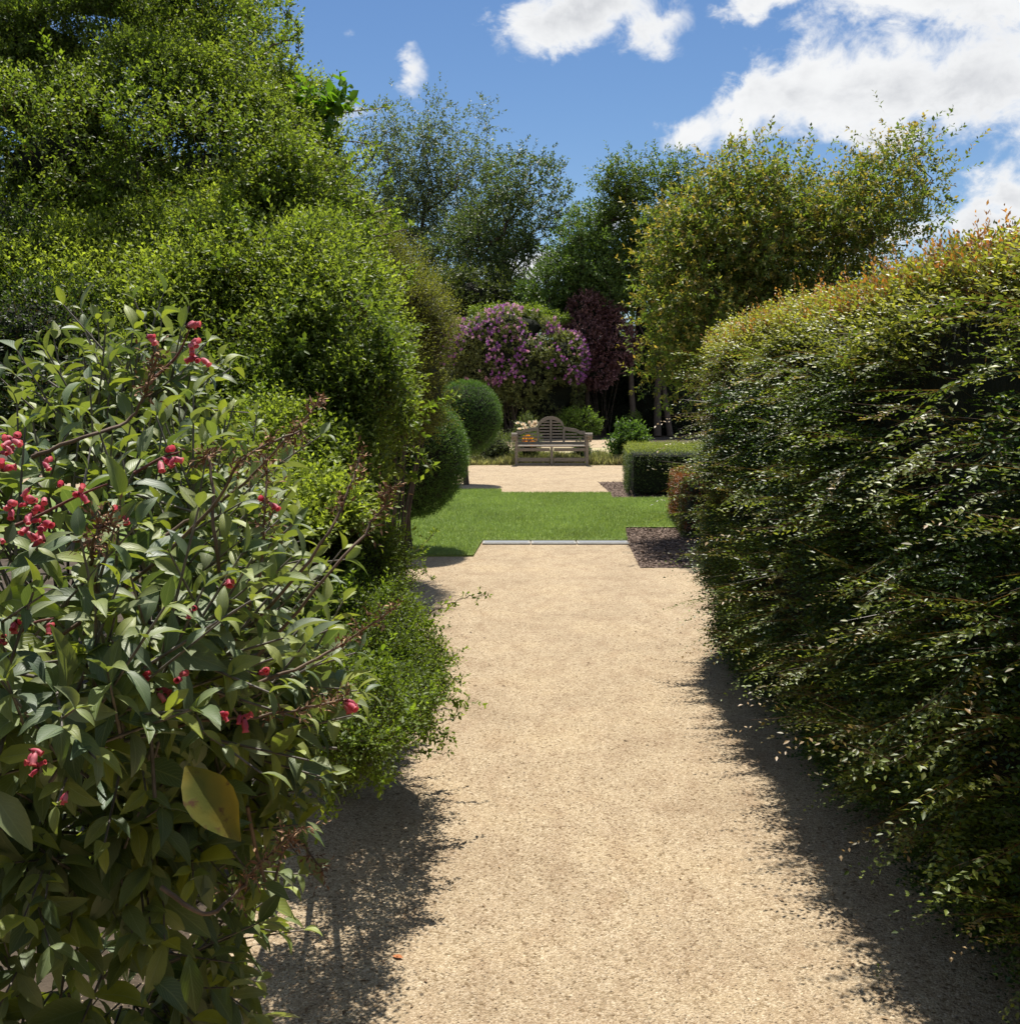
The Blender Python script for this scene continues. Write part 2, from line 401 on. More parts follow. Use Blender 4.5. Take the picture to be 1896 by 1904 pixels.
def smooth_path(pts, n=12, rng=None, wob=0.0):
    pts = np.array(pts, float); t = np.linspace(0, len(pts) - 1, n); out = []
    for q in t:
        i = min(int(q), len(pts) - 2); f = q - i
        p0 = pts[max(i - 1, 0)]; p1 = pts[i]; p2 = pts[i + 1]; p3 = pts[min(i + 2, len(pts) - 1)]
        out.append(.5 * ((2 * p1) + (-p0 + p2) * f + (2 * p0 - 5 * p1 + 4 * p2 - p3) * f * f + (-p0 + 3 * p1 - 3 * p2 + p3) * f ** 3))
    out = np.array(out)
    if wob and rng is not None: out[1:-1] += rng.randn(n - 2, 3) * wob
    return out
def tubes_mesh(name, lst):
    Vs, Fs, o = [], [], 0
    for pts, rad, s in lst:
        v, f = tube(pts, rad, s); Vs.append(v); Fs.append(f + o); o += len(v)
    return mesh_np(name, np.concatenate(Vs), np.concatenate(Fs), smooth=True)

def skeleton(rng, base, targets, first=.25, top=None, r0=.12, wob=.05):
    """connect every target to the growing skeleton; returns branch polylines with radii and the trunk"""
    ctr = targets.mean(0); th = top if top is not None else targets[:, 2].max() * .72
    nodes = [np.array(base, float)]; par = [-1]
    nst = 14
    for i in range(1, nst + 1):
        f = i / nst; z = base[2] + (th - base[2]) * f
        q = np.array([base[0] + (ctr[0] - base[0]) * f ** 1.5, base[1] + (ctr[1] - base[1]) * f ** 1.5, z]) + rng.randn(3) * wob * np.array([1, 1, 0])
        nodes.append(q); par.append(i - 1)
    trunk_n = nst
    order = np.argsort([np.linalg.norm(t - nodes[trunk_n // 2]) for t in targets])
    ends = []
    for k in order:
        t = targets[k]; A = np.array(nodes); d = np.linalg.norm(A - t, axis=1)
        zpen = np.maximum(A[:, 2] - (t[2] - .18 * d), 0) * 2.5
        low = np.where(A[:, 2] < base[2] + first * (th - base[2]), 50, 0)
        j = int(np.argmin(d + zpen + low)); a = A[j]; dist = d[j]; ns = max(2, int(dist / .45))
        prev = j
        for s in range(1, ns + 1):
            f = s / ns; q = a + (t - a) * f; q[2] += -.12 * dist * math.sin(math.pi * f) * .6
            if s < ns: q = q + rng.randn(3) * .03 * dist / ns
            nodes.append(q); par.append(prev); prev = len(nodes) - 1
        ends.append(prev)
    n = len(nodes); cnt = np.zeros(n)
    for e in ends: cnt[e] += 1
    for i in range(n - 1, 0, -1): cnt[par[i]] += cnt[i]
    rad = r0 * (np.maximum(cnt, .5) / cnt[0]) ** .58
    return np.array(nodes), par, rad, trunk_n
def tree(name, label, cat, base, blobs, rng, targets=120, r0=.12, first=.25, top=None, clump=.35, per=10, m=9, L=.3, leaf=.09, width=.5,
         c0=(.03, .06, .015), c1=(.07, .12, .03), tip=None, tipamt=0.0, mat='far_leaf', vol=.5, group=None, back=.6, core=0, gap=None, gapf=1.0, seed=0, T=T_DIA, amp=.15, zs=1.0, up=.5, parent_label=None, freq=.6):
    t = thing(name, base, label, cat, group)
    p1, _ = blob_points(rng, blobs, int(targets * (1 - vol)), amp, freq, .8, back, None, 1, seed)
    k = rng.choice(len(blobs), int(targets * vol), p=np.array([np.prod(b[1]) for b in blobs]) / sum(np.prod(b[1]) for b in blobs))
    d = nrmz(rng.randn(len(k), 3)) * (rng.rand(len(k), 1) ** .45) * .85
    p2 = np.array([blobs[i][0] + blobs[i][1] * dd for i, dd in zip(k, d)]) if len(k) else np.zeros((0, 3))
    tg = np.concatenate([p1, p2])
    if gap is not None:
        kk = fnoise(tg * gapf, seed + 4) > gap; tg = tg[kk]
    nodes, par, rad, tn = skeleton(rng, base, tg, first, top, r0)
    link('trunk', tubes_mesh('trunk', [(nodes[:tn + 1], rad[:tn + 1] * np.linspace(1.25, 1, tn + 1), 8)]), M['bark'], t)
    lst = []
    for i in range(tn + 1, len(nodes)):
        a = par[i]; lst.append((np.array([nodes[a], nodes[i]]), [min(rad[a], rad[i] * 1.25), rad[i]], 4))
    if lst: tag(link('branches', tubes_mesh('branches', lst), M['bark'], t), kind='stuff')
    # leafy shoots round the outer twigs
    reps = np.repeat(np.arange(len(tg)), per)
    off = rng.randn(len(reps), 3) * clump * np.array([1, 1, zs])
    q = tg[reps] + off
    o = off / clump * .6 + rng.randn(len(reps), 3) * .6 + np.array([0, 0, .3])
    V, Fc, C = shoots(rng, q, o, m, L, leaf, width, c0, c1, tip, tipamt, T=T, stem=L * .008, up=up)
    tag(link('crown', mesh_np('crown', V, Fc, C), M[mat], t), kind='stuff')
    if core: tag(link('shade_core', core_mesh(blobs, core, .2, .8, seed, 2), M['inner'], t), kind='stuff')
    return t
def shrub(name, label, cat, base, blobs, rng, n, m=8, L=.12, leaf=.03, width=.5, c0=(.03, .06, .015), c1=(.07, .12, .03), tip=None, tipamt=0.0,
          mat='leaf', core=.7, amp=.12, freq=2.5, gap=None, gapf=2.0, depth=.1, outw=(.7, .4, .5), phi=60, seed=0, group=None, T=T_DIA, back=.4, stem=.0016, planar=False, up=.5, droop=0.0, stems=True, inner=.86, part='foliage', clumpy=0.5, ncore=None):
    t = thing(name, base, label, cat, group)
    p, nm = blob_points(rng, blobs, n, amp, freq, inner, back, gap, gapf, seed)
    p = p - nm * (np.abs(rng.randn(len(p), 1)) * depth)
    o = nm * outw[0] + np.array([0, 0, 1.0]) * outw[1] + rng.randn(len(p), 3) * outw[2]
    sel = np.clip(.5 + clumpy * fnoise(p * freq * 1.3, seed + 20) + .3 * (rng.rand(len(p)) - .5), 0, 1)
    V, Fc, C = shoots(rng, p, o, m, L, leaf, width, c0, c1, tip, tipamt, phi, planar, T, stem, up=up, tipsel=sel, droop=droop)
    ok = V[:, 2].min()
    V[:, 2] = np.maximum(V[:, 2], .006)
    tag(link(part, mesh_np(part, V, Fc, C), M[mat], t), kind='stuff')
    if core: tag(link('shade_core', core_mesh(blobs[:ncore], core, amp, freq, seed), M['inner'], t), kind='stuff')
    if stems:
        lst = []
        for c, r in blobs:
            for _ in range(3):
                e = c + r * nrmz(rng.randn(3)) * .8; b = np.array(base) + rng.randn(3) * [.08, .08, 0] * np.array([r[0], r[1], 0]).max() * 2; b[2] = 0
                mid = (b + e) / 2 + rng.randn(3) * .08 * r.max()
                lst.append((smooth_path([b, mid, e], 7), np.linspace(.012, .004, 7) * max(1, r.max()), 5))
        link('stems', tubes_mesh('stems', lst), M['bark'], t)
    return t
def poly_sheet(name, pts, z, mat, parent=None, thick=0.0):
    bm = bmesh.new(); vs = [bm.verts.new((float(p[0]), float(p[1]), z)) for p in pts]; f = bm.faces.new(vs)
    if f.normal.z < 0: bmesh.ops.reverse_faces(bm, faces=[f])
    bm.normal_update()
    if f.normal.z < 0: f.normal_flip()
    if thick:
        g = bmesh.ops.extrude_face_region(bm, geom=[f]);
        for v in [e for e in g['geom'] if isinstance(e, bmesh.types.BMVert)]: v.co.z += thick
        bmesh.ops.recalc_face_normals(bm, faces=bm.faces)
    me = bpy.data.meshes.new(name); bm.to_mesh(me); bm.free()
    return link(name, me, mat, parent)
def box_mesh(name, c, s, bevel=.004, rot=None):
    bm = bmesh.new(); bmesh.ops.create_cube(bm, size=1)
    for v in bm.verts: v.co = Vector((v.co.x * s[0], v.co.y * s[1], v.co.z * s[2]))
    if bevel: bmesh.ops.bevel(bm, geom=list(bm.edges), offset=min(bevel, min(s) * .3), segments=1, affect='EDGES')
    for v in bm.verts:
        q = v.co if rot is None else rot @ v.co
        v.co = q + Vector([float(x) for x in c])
    me = bpy.data.meshes.new(name); bm.to_mesh(me); bm.free(); return me

# ================================================================== THE GROUND
def grid_sheet(name, x0, x1, y0, y1, z, mat, nx, ny, amp=0.0, f=2.0):
    xs = np.linspace(x0, x1, nx); ys = np.linspace(y0, y1, ny); XX, YY = np.meshgrid(xs, ys)
    V = np.stack([XX.ravel(), YY.ravel(), np.full(XX.size, z)], 1)
    if amp: V[:, 2] += amp * fnoise(V * f, 3)
    i = np.arange(nx * ny).reshape(ny, nx)
    Fc = np.stack([i[:-1, :-1], i[:-1, 1:], i[1:, 1:], i[1:, :-1]], -1).reshape(-1, 4)
    return link(name, mesh_np(name, V, Fc, smooth=True), mat)
g = poly_sheet('ground', [(-900, -900), (900, -900), (900, 1500), (-900, 1500)], -.02, M['soil']); tag(g, kind='structure')
# gravel walk: near part, joint with the lawn, far crossing terrace
ZG = 0.0
Lf, Rf = G(897, 1007), G(1166, 1007)          # lawn front, middle part
Lf2 = G(880, 1035); Rb = G(1135, 918); Lb = G(932, 918)
Rm0, Rm1 = G(1190, 1056), G(1162, 983)
yl = Lf2[1]
walk = [(-.7, -3), (1.9, -3), (2.4, Rm0[1]), (Rm0[0], Rm0[1]), (Rf[0], Rf[1] + .02), (Lf[0], Lf[1] + .02), (Lf2[0], Lf2[1]), (-2.1, yl), (-2.0, 8.2), (-1.25, 7.4), (-1.1, 4.5), (-.8, 3.2)]
tag(poly_sheet('gravel_path', walk, ZG, M['gravel']), kind='structure')
bf = G(960, 866)[1]
Lb2 = G(932, 912); Rb1 = G(1112, 897); Rb2 = G(1138, 928)
terr = [(-9, Lb2[1]), (Lb2[0], Lb2[1]), (Lb[0], Lb[1]), (Rb[0], Rb[1]), (Rb1[0], Rb1[1]), (9, Rb1[1]), (9, bf + .15), (-9, bf + .1)]
tag(poly_sheet('gravel_terrace', terr, ZG + .004, M['gravel']), kind='structure')
yf0, yf1 = G(1150, 832)[1], G(1150, 817)[1]
tag(poly_sheet('far_gravel_path', [(-14, yf0), (3.9, yf0), (3.9, yf1), (-14, yf1)], ZG, M['gravel']), kind='structure')
tag(poly_sheet('bed_soil', [(-9, bf + .1), (9, bf + .15), (9, yf0), (-9, yf0)], -.004, M['drygrass']), kind='structure')
# lawn (2.5 cm proud, cut edge)
lawn = [(-8, yl), (Lf2[0], yl), (Lf[0], Lf[1]), (Rf[0] + .0, Rf[1]), (Rm1[0], Rm1[1]), (5, Rm1[1]), (5, Rb2[1]), (Rb2[0], Rb2[1]), (Rb[0], Rb[1]), (Lb[0], Lb[1]), (Lb2[0], Lb2[1]), (-8, Lb2[1])]
tag(poly_sheet('lawn', lawn, -.01, M['turf'], thick=.03), kind='structure')
tag(poly_sheet('mulch_bed', [(Rm0[0], Rm0[1]), (3.5, Rm0[1]), (3.5, Rm1[1]), (Rm1[0], Rm1[1]), (Rf[0], Rf[1])], .004, M['mulch']), kind='structure')
tag(poly_sheet('mulch_bed', [(Rb1[0], Rb1[1]), (6, Rb1[1]), (6, Rb2[1]), (Rb2[0], Rb2[1]), (Rb[0], Rb[1])], .006, M['mulch']), kind='structure')

def inpoly(p, poly):
    x, y = p[:, 0], p[:, 1]; r = np.zeros(len(p), bool); n = len(poly)
    for i in range(n):
        x0, y0 = poly[i][0], poly[i][1]; x1, y1 = poly[(i + 1) % n][0], poly[(i + 1) % n][1]
        if y0 == y1: continue
        c = ((y0 > y) != (y1 > y)) & (x < (x1 - x0) * (y - y0) / (y1 - y0) + x0); r ^= c
    return r
rng = np.random.RandomState(11)
# grass blades
n = 190000
ymin, ymax = 10.4, 18.2
yy = ymin + (ymax - ymin) * rng.rand(n) ** 1.1; xx = -2.4 + 5.0 * rng.rand(n)
pp = np.stack([xx, yy, np.full(n, .018)], 1); pp = pp[inpoly(pp, lawn)]; n = len(pp)
dr = np.stack([rng.randn(n) * .35, rng.randn(n) * .35, np.ones(n)], 1)
gn = fnoise(pp * [1.4, 1.0, 1] , 2)[:, None]
gc = palette(rng, n, (.21, .28, .085), (.31, .38, .145)) * (1 + .22 * gn + .12 * fnoise(pp * [9, 4, 1], 5)[:, None]) + (rng.rand(n, 1) < .04) * np.array([[.12, .09, .02]])
V, Fc, C = leaves('', pp, dr, rng.randn(n, 3) * [1, 1, .1], .02 + .022 * rng.rand(n), .004 + .004 * rng.rand(n), gc, T_BLADE)
tag(link('lawn_grass', mesh_np('lawn_grass', V, Fc, C), M['grass']), 'short mown bright green grass of the lawn', 'grass', kind='stuff')
# loose grains on the near path
T_PEB = (np.array([[-.5, 0, 0], [-.15, .5, 0], [.4, .3, 0], [.45, -.35, 0], [-.2, -.5, 0], [.02, .03, .42]]), np.array([[0, 5, 1], [1, 5, 2], [2, 5, 3], [3, 5, 4], [4, 5, 0]]))
n = 42000
yy = 2.1 + 7.5 * rng.rand(n) ** 1.8; xx = -1.2 + 3.0 * rng.rand(n)
pp = np.stack([xx, yy, np.full(n, .0005)], 1)
keep = fnoise(pp * [3, 1.6, 1], 8) + .8 * rng.rand(n) > .25; pp = pp[keep]; n = len(pp)
th = rng.rand(n) * 6.28; s = (.0022 + .0042 * rng.rand(n) ** 2.5 + .006 * (rng.rand(n) < .012))
gc = palette(rng, n, (.24, .18, .105), (.50, .41, .27)); dk = rng.rand(n) < .22; gc[dk] = palette(rng, dk.sum(), (.10, .075, .05), (.25, .19, .13))
V, Fc, C = leaves('', pp, np.stack([np.cos(th), np.sin(th), 0 * th], 1), np.tile([0, 0, 1.0], (n, 1)), s, s, gc, T_PEB)
tag(link('loose_gravel', mesh_np('loose_gravel', V, Fc, C), M['chip']), 'fine loose sandy gravel grains on the path', 'gravel', kind='stuff')
# bark chips
for (poly, n, z, lab) in (([(Rm0[0], Rm0[1]), (2.2, Rm0[1]), (2.2, Rm1[1]), (Rm1[0], Rm1[1]), (Rf[0], Rf[1])], 3600, .006, 'brown bark chips beside the lawn at the end of the tall hedge'),
                          ([(Rb1[0], Rb1[1]), (3, Rb1[1]), (3, Rb2[1]), (Rb2[0], Rb2[1]), (Rb[0], Rb[1])], 2200, .008, 'brown bark chips round the low clipped box hedge')):
    a = np.array(poly)[:, :2]; lo, hi = a.min(0), a.max(0); q = lo + (hi - lo) * rng.rand(n * 2, 2); q = q[inpoly(q, poly)][:n]; k = len(q)
    pp = np.concatenate([q, np.full((k, 1), z)], 1); pp[:, 2] += .012 * rng.rand(k)
    V, Fc, C = leaves('', pp, rng.randn(k, 3) * [1, 1, .25], rng.randn(k, 3) * [.4, .4, 0] + [0, 0, 1], .02 + .035 * rng.rand(k), .008 + .012 * rng.rand(k), palette(rng, k, (.06, .04, .03), (.30, .22, .17)))
    tag(link('bark_chips', mesh_np('bark_chips', V, Fc, C), M['chip']), lab, 'mulch', kind='stuff')

# drain / edging strip at the lawn front: three sections
def lerp(a, b, f): return a + (b - a) * f
Lf_ = Lf.copy()
chw = (G(1000, 1007)[1] - G(1000, 1020)[1]); Lf_[1] = (G(1000, 1007)[1] + G(1000, 1020)[1]) / 2
strip = thing('edging_strip', (Lf + Rf) / 2, 'pale edging strip in three sections between gravel path and lawn', 'edging')
xs = [Lf[0], G(987, 1014)[0], G(1073, 1014)[0], Rf[0]]
for i in range(3):
    w = xs[i + 1] - xs[i] - .008; cx = (xs[i] + xs[i + 1]) / 2; y = Lf_[1] + .12
    s_ = link('edging_section', box_mesh('edging_section', (cx, y, .006), (w, chw * .40, .022), .004), M['stone'], strip)
    link('grate', box_mesh('grate', (cx, y + .005, .0178), (w - .05, chw * .2, .006), .001), M['steel'], s_)

# ================================================================== BENCH
def bench():
    fl, fr = G(960, 866), G(1091, 866)
    y0 = fl[1]; xl, xr = fl[0], fr[0]; xc = (xl + xr) / 2; hw = (xr - xl) / 2
    t = thing('garden_bench', (xc, y0 + .25, 0), 'weathered grey wooden garden bench with arched slatted back and scrolled arms', 'bench')
    W_ = M['wood']
    sh = .43; dep = .52
    def b(name, c, s, par=t): return link(name, box_mesh(name, c, s, .006), W_, par)
    for x in (xl, xr):
        b('leg', (x, y0, .33), (.065, .065, .66)); 
        b('leg', (x, y0 + dep, .35), (.06, .06, .70))
        b('side_rail', (x, y0 + dep / 2, .11), (.035, dep - .062, .07))
        b('side_rail', (x, y0 + dep / 2, .37), (.035, dep - .062, .08))
    b('centre_leg', (xc, y0, .205), (.06, .055, .41))
    for s in (-1, 1):
        cxx = xc + s * (hw / 2 + .006); wl = hw - .075
        b('front_rail', (cxx, y0, .355), (wl, .032, .07)); b('lower_rail', (cxx, y0, .135), (wl, .032, .085)); b('foot_rail', (cxx, y0, .035), (wl, .03, .05))
    nsl = 6
    for k in range(nsl):
        b('seat_slat', (xc, y0 + .0 + k * (dep - .04) / (nsl - 1), sh), (2 * hw - .07 if k in (0,) else 2 * hw - .08, .066, .026))
    # arms: a flat rail ending in a forward and outward scroll
    for s, x in ((-1, xl), (1, xr)):
        arm = b('arm', (x + s * .035, y0 + dep / 2 + .0, .685), (.10, dep + .02, .04))
        v, f = tube([(x - .03 + s * .06, y0 - .03, .665), (x + .03 + s * .06, y0 - .03, .665)], .052, 12)
        for cz, cy, rr in ((.665, -.045, .062), (.60, -.03, .042)):
            bm = bmesh.new(); bmesh.ops.create_cone(bm, cap_ends=True, segments=14, radius1=rr, radius2=rr, depth=.115)
            bmesh.ops.rotate(bm, verts=bm.verts, matrix=Matrix.Rotation(math.pi / 2, 3, 'Y')); bmesh.ops.translate(bm, verts=bm.verts, vec=(x + s * .055, y0 + cy, cz))
            me = bpy.data.meshes.new('scroll'); bm.to_mesh(me); bm.free(); link('scroll', me, W_, arm)
        b('arm_bracket', (x + s * .075, y0 + .05, .58), (.03, .22, .12), arm)
    # back
    yb = y0 + dep + .03; lean = .10
    def bp(x, z): return (x, yb + lean * (z - .45), z)
    ar = .29; top = 1.00
    prof = []
    for k in range(13):
        a_ = math.pi * k / 12; prof.append((xc - ar * math.cos(a_), .80 + .235 * math.sin(a_)))
    left = [(xl - .0, .73), (xl + .10, .745), (xl + .17, .80), (xc - ar - .1, .80)]
    prof = [(xl + .0, .70), (xl + .12, .705), (xl + .20, .755), (xc - ar - .12, .78)] + prof + [(xc + ar + .12, .78), (xr - .20, .755), (xr - .12, .705), (xr - .0, .70)]
    # bent top rail as a swept rectangular section
    bm = bmesh.new(); hh = .04; tt = .024; prev = None
    for (x, z) in prof:
        c = bp(x, z); ring = [bm.verts.new((c[0], c[1] + sy, c[2] + sz)) for sy, sz in ((-tt, -hh), (tt, -hh), (tt, hh), (-tt, hh))]
        if prev:
            for j in range(4): bm.faces.new((prev[j], prev[(j + 1) % 4], ring[(j + 1) % 4], ring[j]))
        else: bm.faces.new(ring)
        prev = ring
    bm.faces.new(prev); bmesh.ops.recalc_face_normals(bm, faces=bm.faces)
    me = bpy.data.meshes.new('top_rail'); bm.to_mesh(me); bm.free(); link('top_rail', me, W_, t)
    b('back_rail', bp(xc, .475), (2 * hw - .065, .035, .06))
    for x, zt in ((xc - ar, .80), (xc, .99), (xc + ar, .80)):
        b('back_post', bp(x, (.505 + zt) / 2), (.05, .042, zt - .505))
    zz = .545
    while zz < .99:
        segs = [(xc - ar + .03, xc - .03), (xc + .03, xc + ar - .03)]
        if zz > .80:
            w = ar * math.sqrt(max(0, 1 - ((zz - .80) / .235) ** 2)); segs = [(xc - w + .03, xc - .03), (xc + .03, xc + w - .03)]
        if zz < .74: segs += [(xl + .035, xc - ar - .028), (xc + ar + .028, xr - .035)] if zz < .66 else [(xl + .18, xc - ar - .028), (xc + ar + .028, xr - .18)]
        for a_, b_ in segs:
            if b_ - a_ > .05: b('back_slat', bp((a_ + b_) / 2, zz), (b_ - a_, .018, .034))
        zz += .066
bench()

# ================================================================== CLIPPED BALLS
def ball(px, D, zc, rx, rz, lab, n, tr_px=None, seed=0):
    rng = np.random.RandomState(seed)
    c = np.array([(px - 948) / F * D * 1.0, D, zc]); blobs = [(c, np.array([rx, rx, rz]))]
    t = shrub('topiary_ball', lab, 'topiary', (c[0], D, 0), blobs, rng, n, m=5, L=.05, leaf=.022, width=.42, c0=(.03, .07, .016), c1=(.08, .16, .03), tip=(.17, .30, .05), tipamt=.7,
              mat='needle', core=.93, amp=.05, freq=4, depth=.022, outw=(.9, .25, .35), seed=seed, stems=False, back=.7, group='clipped topiary balls on stems', stem=0, phi=45)
    link('trunk', tubes_mesh('trunk', [(smooth_path([(c[0] + .01, D, -.02), (c[0] - .01, D + .01, .3), (c[0], D, zc)], 8), np.linspace(.055, .042, 8), 9)]), M['bark'], t)
ball(755, 10.85, .96, .59, .60, 'nearer clipped topiary ball on a trunk by the lawn edge, half behind shrubs', 12000, seed=1)
ball(866, 19.0, 1.17, .60, .62, 'farther clipped topiary ball with sunlit green top, left of the bench', 9000, seed=2)

# ================================================================== CLIPPED LOW HEDGES
def box_points(rng, n, x0, x1, y0, y1, z0, z1, jit=.02):
    """faces: left (x0), front (y0), top, back (few)"""
    A = [(y1 - y0) * (z1 - z0), (x1 - x0) * (z1 - z0), (x1 - x0) * (y1 - y0), (x1 - x0) * (z1 - z0) * .4]
    k = rng.choice(4, n, p=np.array(A) / sum(A)); u = rng.rand(n, 3); p = np.empty((n, 3)); nm = np.zeros((n, 3))
    p[:, 0] = x0 + (x1 - x0) * u[:, 0]; p[:, 1] = y0 + (y1 - y0) * u[:, 1]; p[:, 2] = z0 + (z1 - z0) * u[:, 2]
    for i, (ax, v, s) in enumerate(((0, x0, -1), (1, y0, -1), (2, z1, 1), (1, y1, 1))):
        q = k == i; p[q, ax] = v; nm[q, ax] = s
    w = fnoise(p * 2.2, 5) * jit; p += nm * w[:, None]
    # rounded upper edge
    return p, nm
def low_hedge(lab, x0, x1, y0, y1, z1, n, c0, c1, tip, tipamt, seed, leaf=.02, red=None):
    rng = np.random.RandomState(seed)
    t = thing('low_hedge', ((x0 + x1) / 2, (y0 + y1) / 2, 0), lab, 'hedge')
    p, nm = box_points(rng, n, x0, x1, y0, y1, .02, z1, .03)
    o = nm * .9 + rng.randn(n, 3) * .4 + [0, 0, .25]
    sel = np.clip((p[:, 2] > z1 - .06) * .8 + rng.rand(n) * .35, 0, 1)  # top shoots take the bright tip colour, sunlight put into the leaves
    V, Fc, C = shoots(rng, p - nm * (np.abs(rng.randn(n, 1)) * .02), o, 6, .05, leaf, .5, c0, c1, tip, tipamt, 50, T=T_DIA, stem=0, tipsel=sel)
    t['_rot'] = 1
    if red is not None:
        f = (fnoise(V * 3.0, 12) > -.05)[:, None] & (V[:, 2:3] > .1); C = np.where(f, C * [1.5, .55, .8] + np.array(red), C)
    V[:, 2] = np.maximum(V[:, 2], .006)
    tag(link('foliage', mesh_np('foliage', V, Fc, C), M['needle'], t), kind='stuff')
    del t['_rot']; i_ = .05
    tag(link('shade_core', box_mesh('shade_core', ((x0 + x1) / 2, (y0 + y1) / 2, z1 / 2), (x1 - x0 - 2 * i_, y1 - y0 - 2 * i_, z1 - i_ * 2), .03), M['inner'], t), kind='stuff')  # dark box behind the leaves, painted shade for the gaps
    t.rotation_euler = (0, 0, -R(4.5))
a0 = G(1184, 924)
low_hedge('low box shaped hedge with sunlit top and shaded front put into its leaf colours, right of the bench', a0[0], a0[0] + 1.5, a0[1], 19.4, .69, 7500, (.02, .042, .01), (.045, .085, .018), (.36, .40, .08), 1.0, 21)
a1 = G(1285, 1000)
low_hedge('small red and green leaved hedge peeping past the end of the tall hedge', a1[0], a1[0] + 1.1, 11.7, 14.0, .60, 4200, (.05, .07, .015), (.10, .11, .03), (.2, .2, .05), .6, 22, .028, (.05, .01, .01))

# ================================================================== TALL RIGHT HEDGE
def right_hedge():
    rng = np.random.RandomState(31)
    x0, x1, y0, y1, z0, z1 = 1.15, 2.3, .6, 6.75, .07, 1.93
    t = thing('tall_hedge', (1.75, 3.7, 0), 'tall clipped hedge with orange red new tips along its top, right of the path', 'hedge')
    c0, c1, tip = (.022, .046, .012), (.065, .12, .026), (.25, .32, .07)
    parts = []
    # face towards the path
    def face(p):  # x offset of the face at y,z
        z = p[:, 2]; und = np.clip((.55 - z) / .5, 0, 1) ** 1.5 * .11
        topr = np.clip((z - 1.66) / .28, 0, 1) ** 2 * .2
        endr = np.clip((p[:, 1] - 6.35) / .4, 0, 1) ** 2 * .16
        q = p * [1, .9, 2.6]
        return x0 + und + topr + endr - .042 * fnoise(q * 1.6, 41) - .03 * fnoise(p * [1, 3, 8], 43)
    n = 29500
    y = y0 + (y1 - y0) * rng.rand(n) ** .85; z = z0 + (z1 - z0) * rng.rand(n); p = np.stack([np.zeros(n), y, z], 1)
    p = p[(fnoise(p * [1, 2.0, 6.0], 47) > -.10) | (rng.rand(n) < .10)]; n = len(p)
    p[:, 0] = face(p) + np.abs(rng.randn(n)) * .07
    o = np.stack([-1 + .25 * rng.randn(n), -.32 + .5 * rng.randn(n), .02 + .28 * rng.randn(n)], 1)
    sel = np.clip(.1 + .55 * fnoise(p * [1, 2, 3], 51) + .8 * (rng.rand(n) < .09) + .95 * np.clip((p[:, 2] - 1.52) / .3, 0, 1) + .3 * np.clip((p[:, 1] - 6.2) / .5, 0, 1), 0, 1)  # bright tip colour stands in for sunlit strips, far rim and upper face
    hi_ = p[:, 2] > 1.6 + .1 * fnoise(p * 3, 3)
    parts.append(shoots(rng, p[hi_], o[hi_] + [.2, 0, .5], 9, .10, .022, .54, (.05, .085, .018), (.12, .165, .035), (.38, .38, .09), .9, 62, True, T_DIA, .0012, up=.6, tipsel=sel[hi_]))  # upper band: fresh growth plus sunlight put into the leaf colour
    p, o, sel = p[~hi_], o[~hi_], sel[~hi_]
    parts.append(shoots(rng, p, o, 9, .10, .022, .54, c0, c1, tip, .85, 62, True, T_DIA, .0012, up=.8, tipsel=sel, droop=.12))
    # far end, sunlight put into paler leaf colours
    n = 7000
    p = np.stack([x0 + .05 + 1.0 * rng.rand(n) ** 1.4, np.full(n, y1), z0 + (z1 - z0) * rng.rand(n)], 1)
    p[:, 1] += -.05 + .08 * fnoise(p * 2.5, 61) - np.clip((.35 - (p[:, 0] - x0)) / .35, 0, 1) ** 2 * .25
    und = np.clip((.55 - p[:, 2]) / .5, 0, 1) * .12; p[:, 0] += und
    o = np.stack([-.35 + .5 * rng.randn(n), 1 + .2 * rng.randn(n), .1 + .3 * rng.randn(n)], 1)
    sel = np.clip(.35 + .5 * rng.rand(n), 0, 1)
    parts.append(shoots(rng, p, o, 8, .08, .021, .52, (.05, .075, .015), (.11, .13, .035), (.26, .22, .08), .9, 60, True, T_DIA, .0012, up=.7, tipsel=sel))
    # top: upright fresh growth, greens to orange and red at the tips
    n = 10500
    xx = x0 + .05 + (x1 - x0) * rng.rand(n) ** 1.7; yy = y0 + (y1 - y0) * rng.rand(n) ** .85
    p = np.stack([xx, yy, np.full(n, z1)], 1); p[:, 2] += -.05 + .05 * fnoise(p * [1.5, 1.5, 1], 71) - np.clip((.24 - (xx - x0)) / .24, 0, 1) ** 2 * .12 + .03 * np.clip((xx - x0), 0, 1)
    o = np.stack([-.35 + .4 * rng.randn(n), .4 * rng.randn(n), np.ones(n)], 1)
    sel = np.clip(.25 + .9 * rng.rand(n), 0, 1)
    orange = rng.rand(n) < .38
    for msk, tp in ((~orange, (.30, .30, .06)), (orange, (.46, .17, .07))):
        parts.append(shoots(rng, p[msk], o[msk], 8, .085, .022, .48, (.06, .10, .02), (.12, .16, .035), tp, 1.0, 50, False, T_DIA, .0014, (.16, .07, .04), up=.3, tipsel=sel[msk]))
    # a few taller whips
    n = 900; yy = 1.9 + 4.6 * rng.rand(n) ** 1.5
    p = np.stack([x0 + .12 + .6 * rng.rand(n), yy, np.full(n, z1 - .02)], 1); o = np.stack([.25 * rng.randn(n), .25 * rng.randn(n), np.ones(n)], 1)
    parts.append(shoots(rng, p, o, 12, .12, .02, .45, (.14, .17, .03), (.24, .22, .05), (.52, .24, .10), 1.0, 45, False, T_DIA, .0022, (.20, .08, .05), up=.2, tipsel=np.ones(n)))
    V, Fc, C = joinparts(parts); V[:, 2] = np.maximum(V[:, 2], .01)
    tag(link('foliage', mesh_np('foliage', V, Fc, C), M['leaf_gloss'], t), kind='stuff')
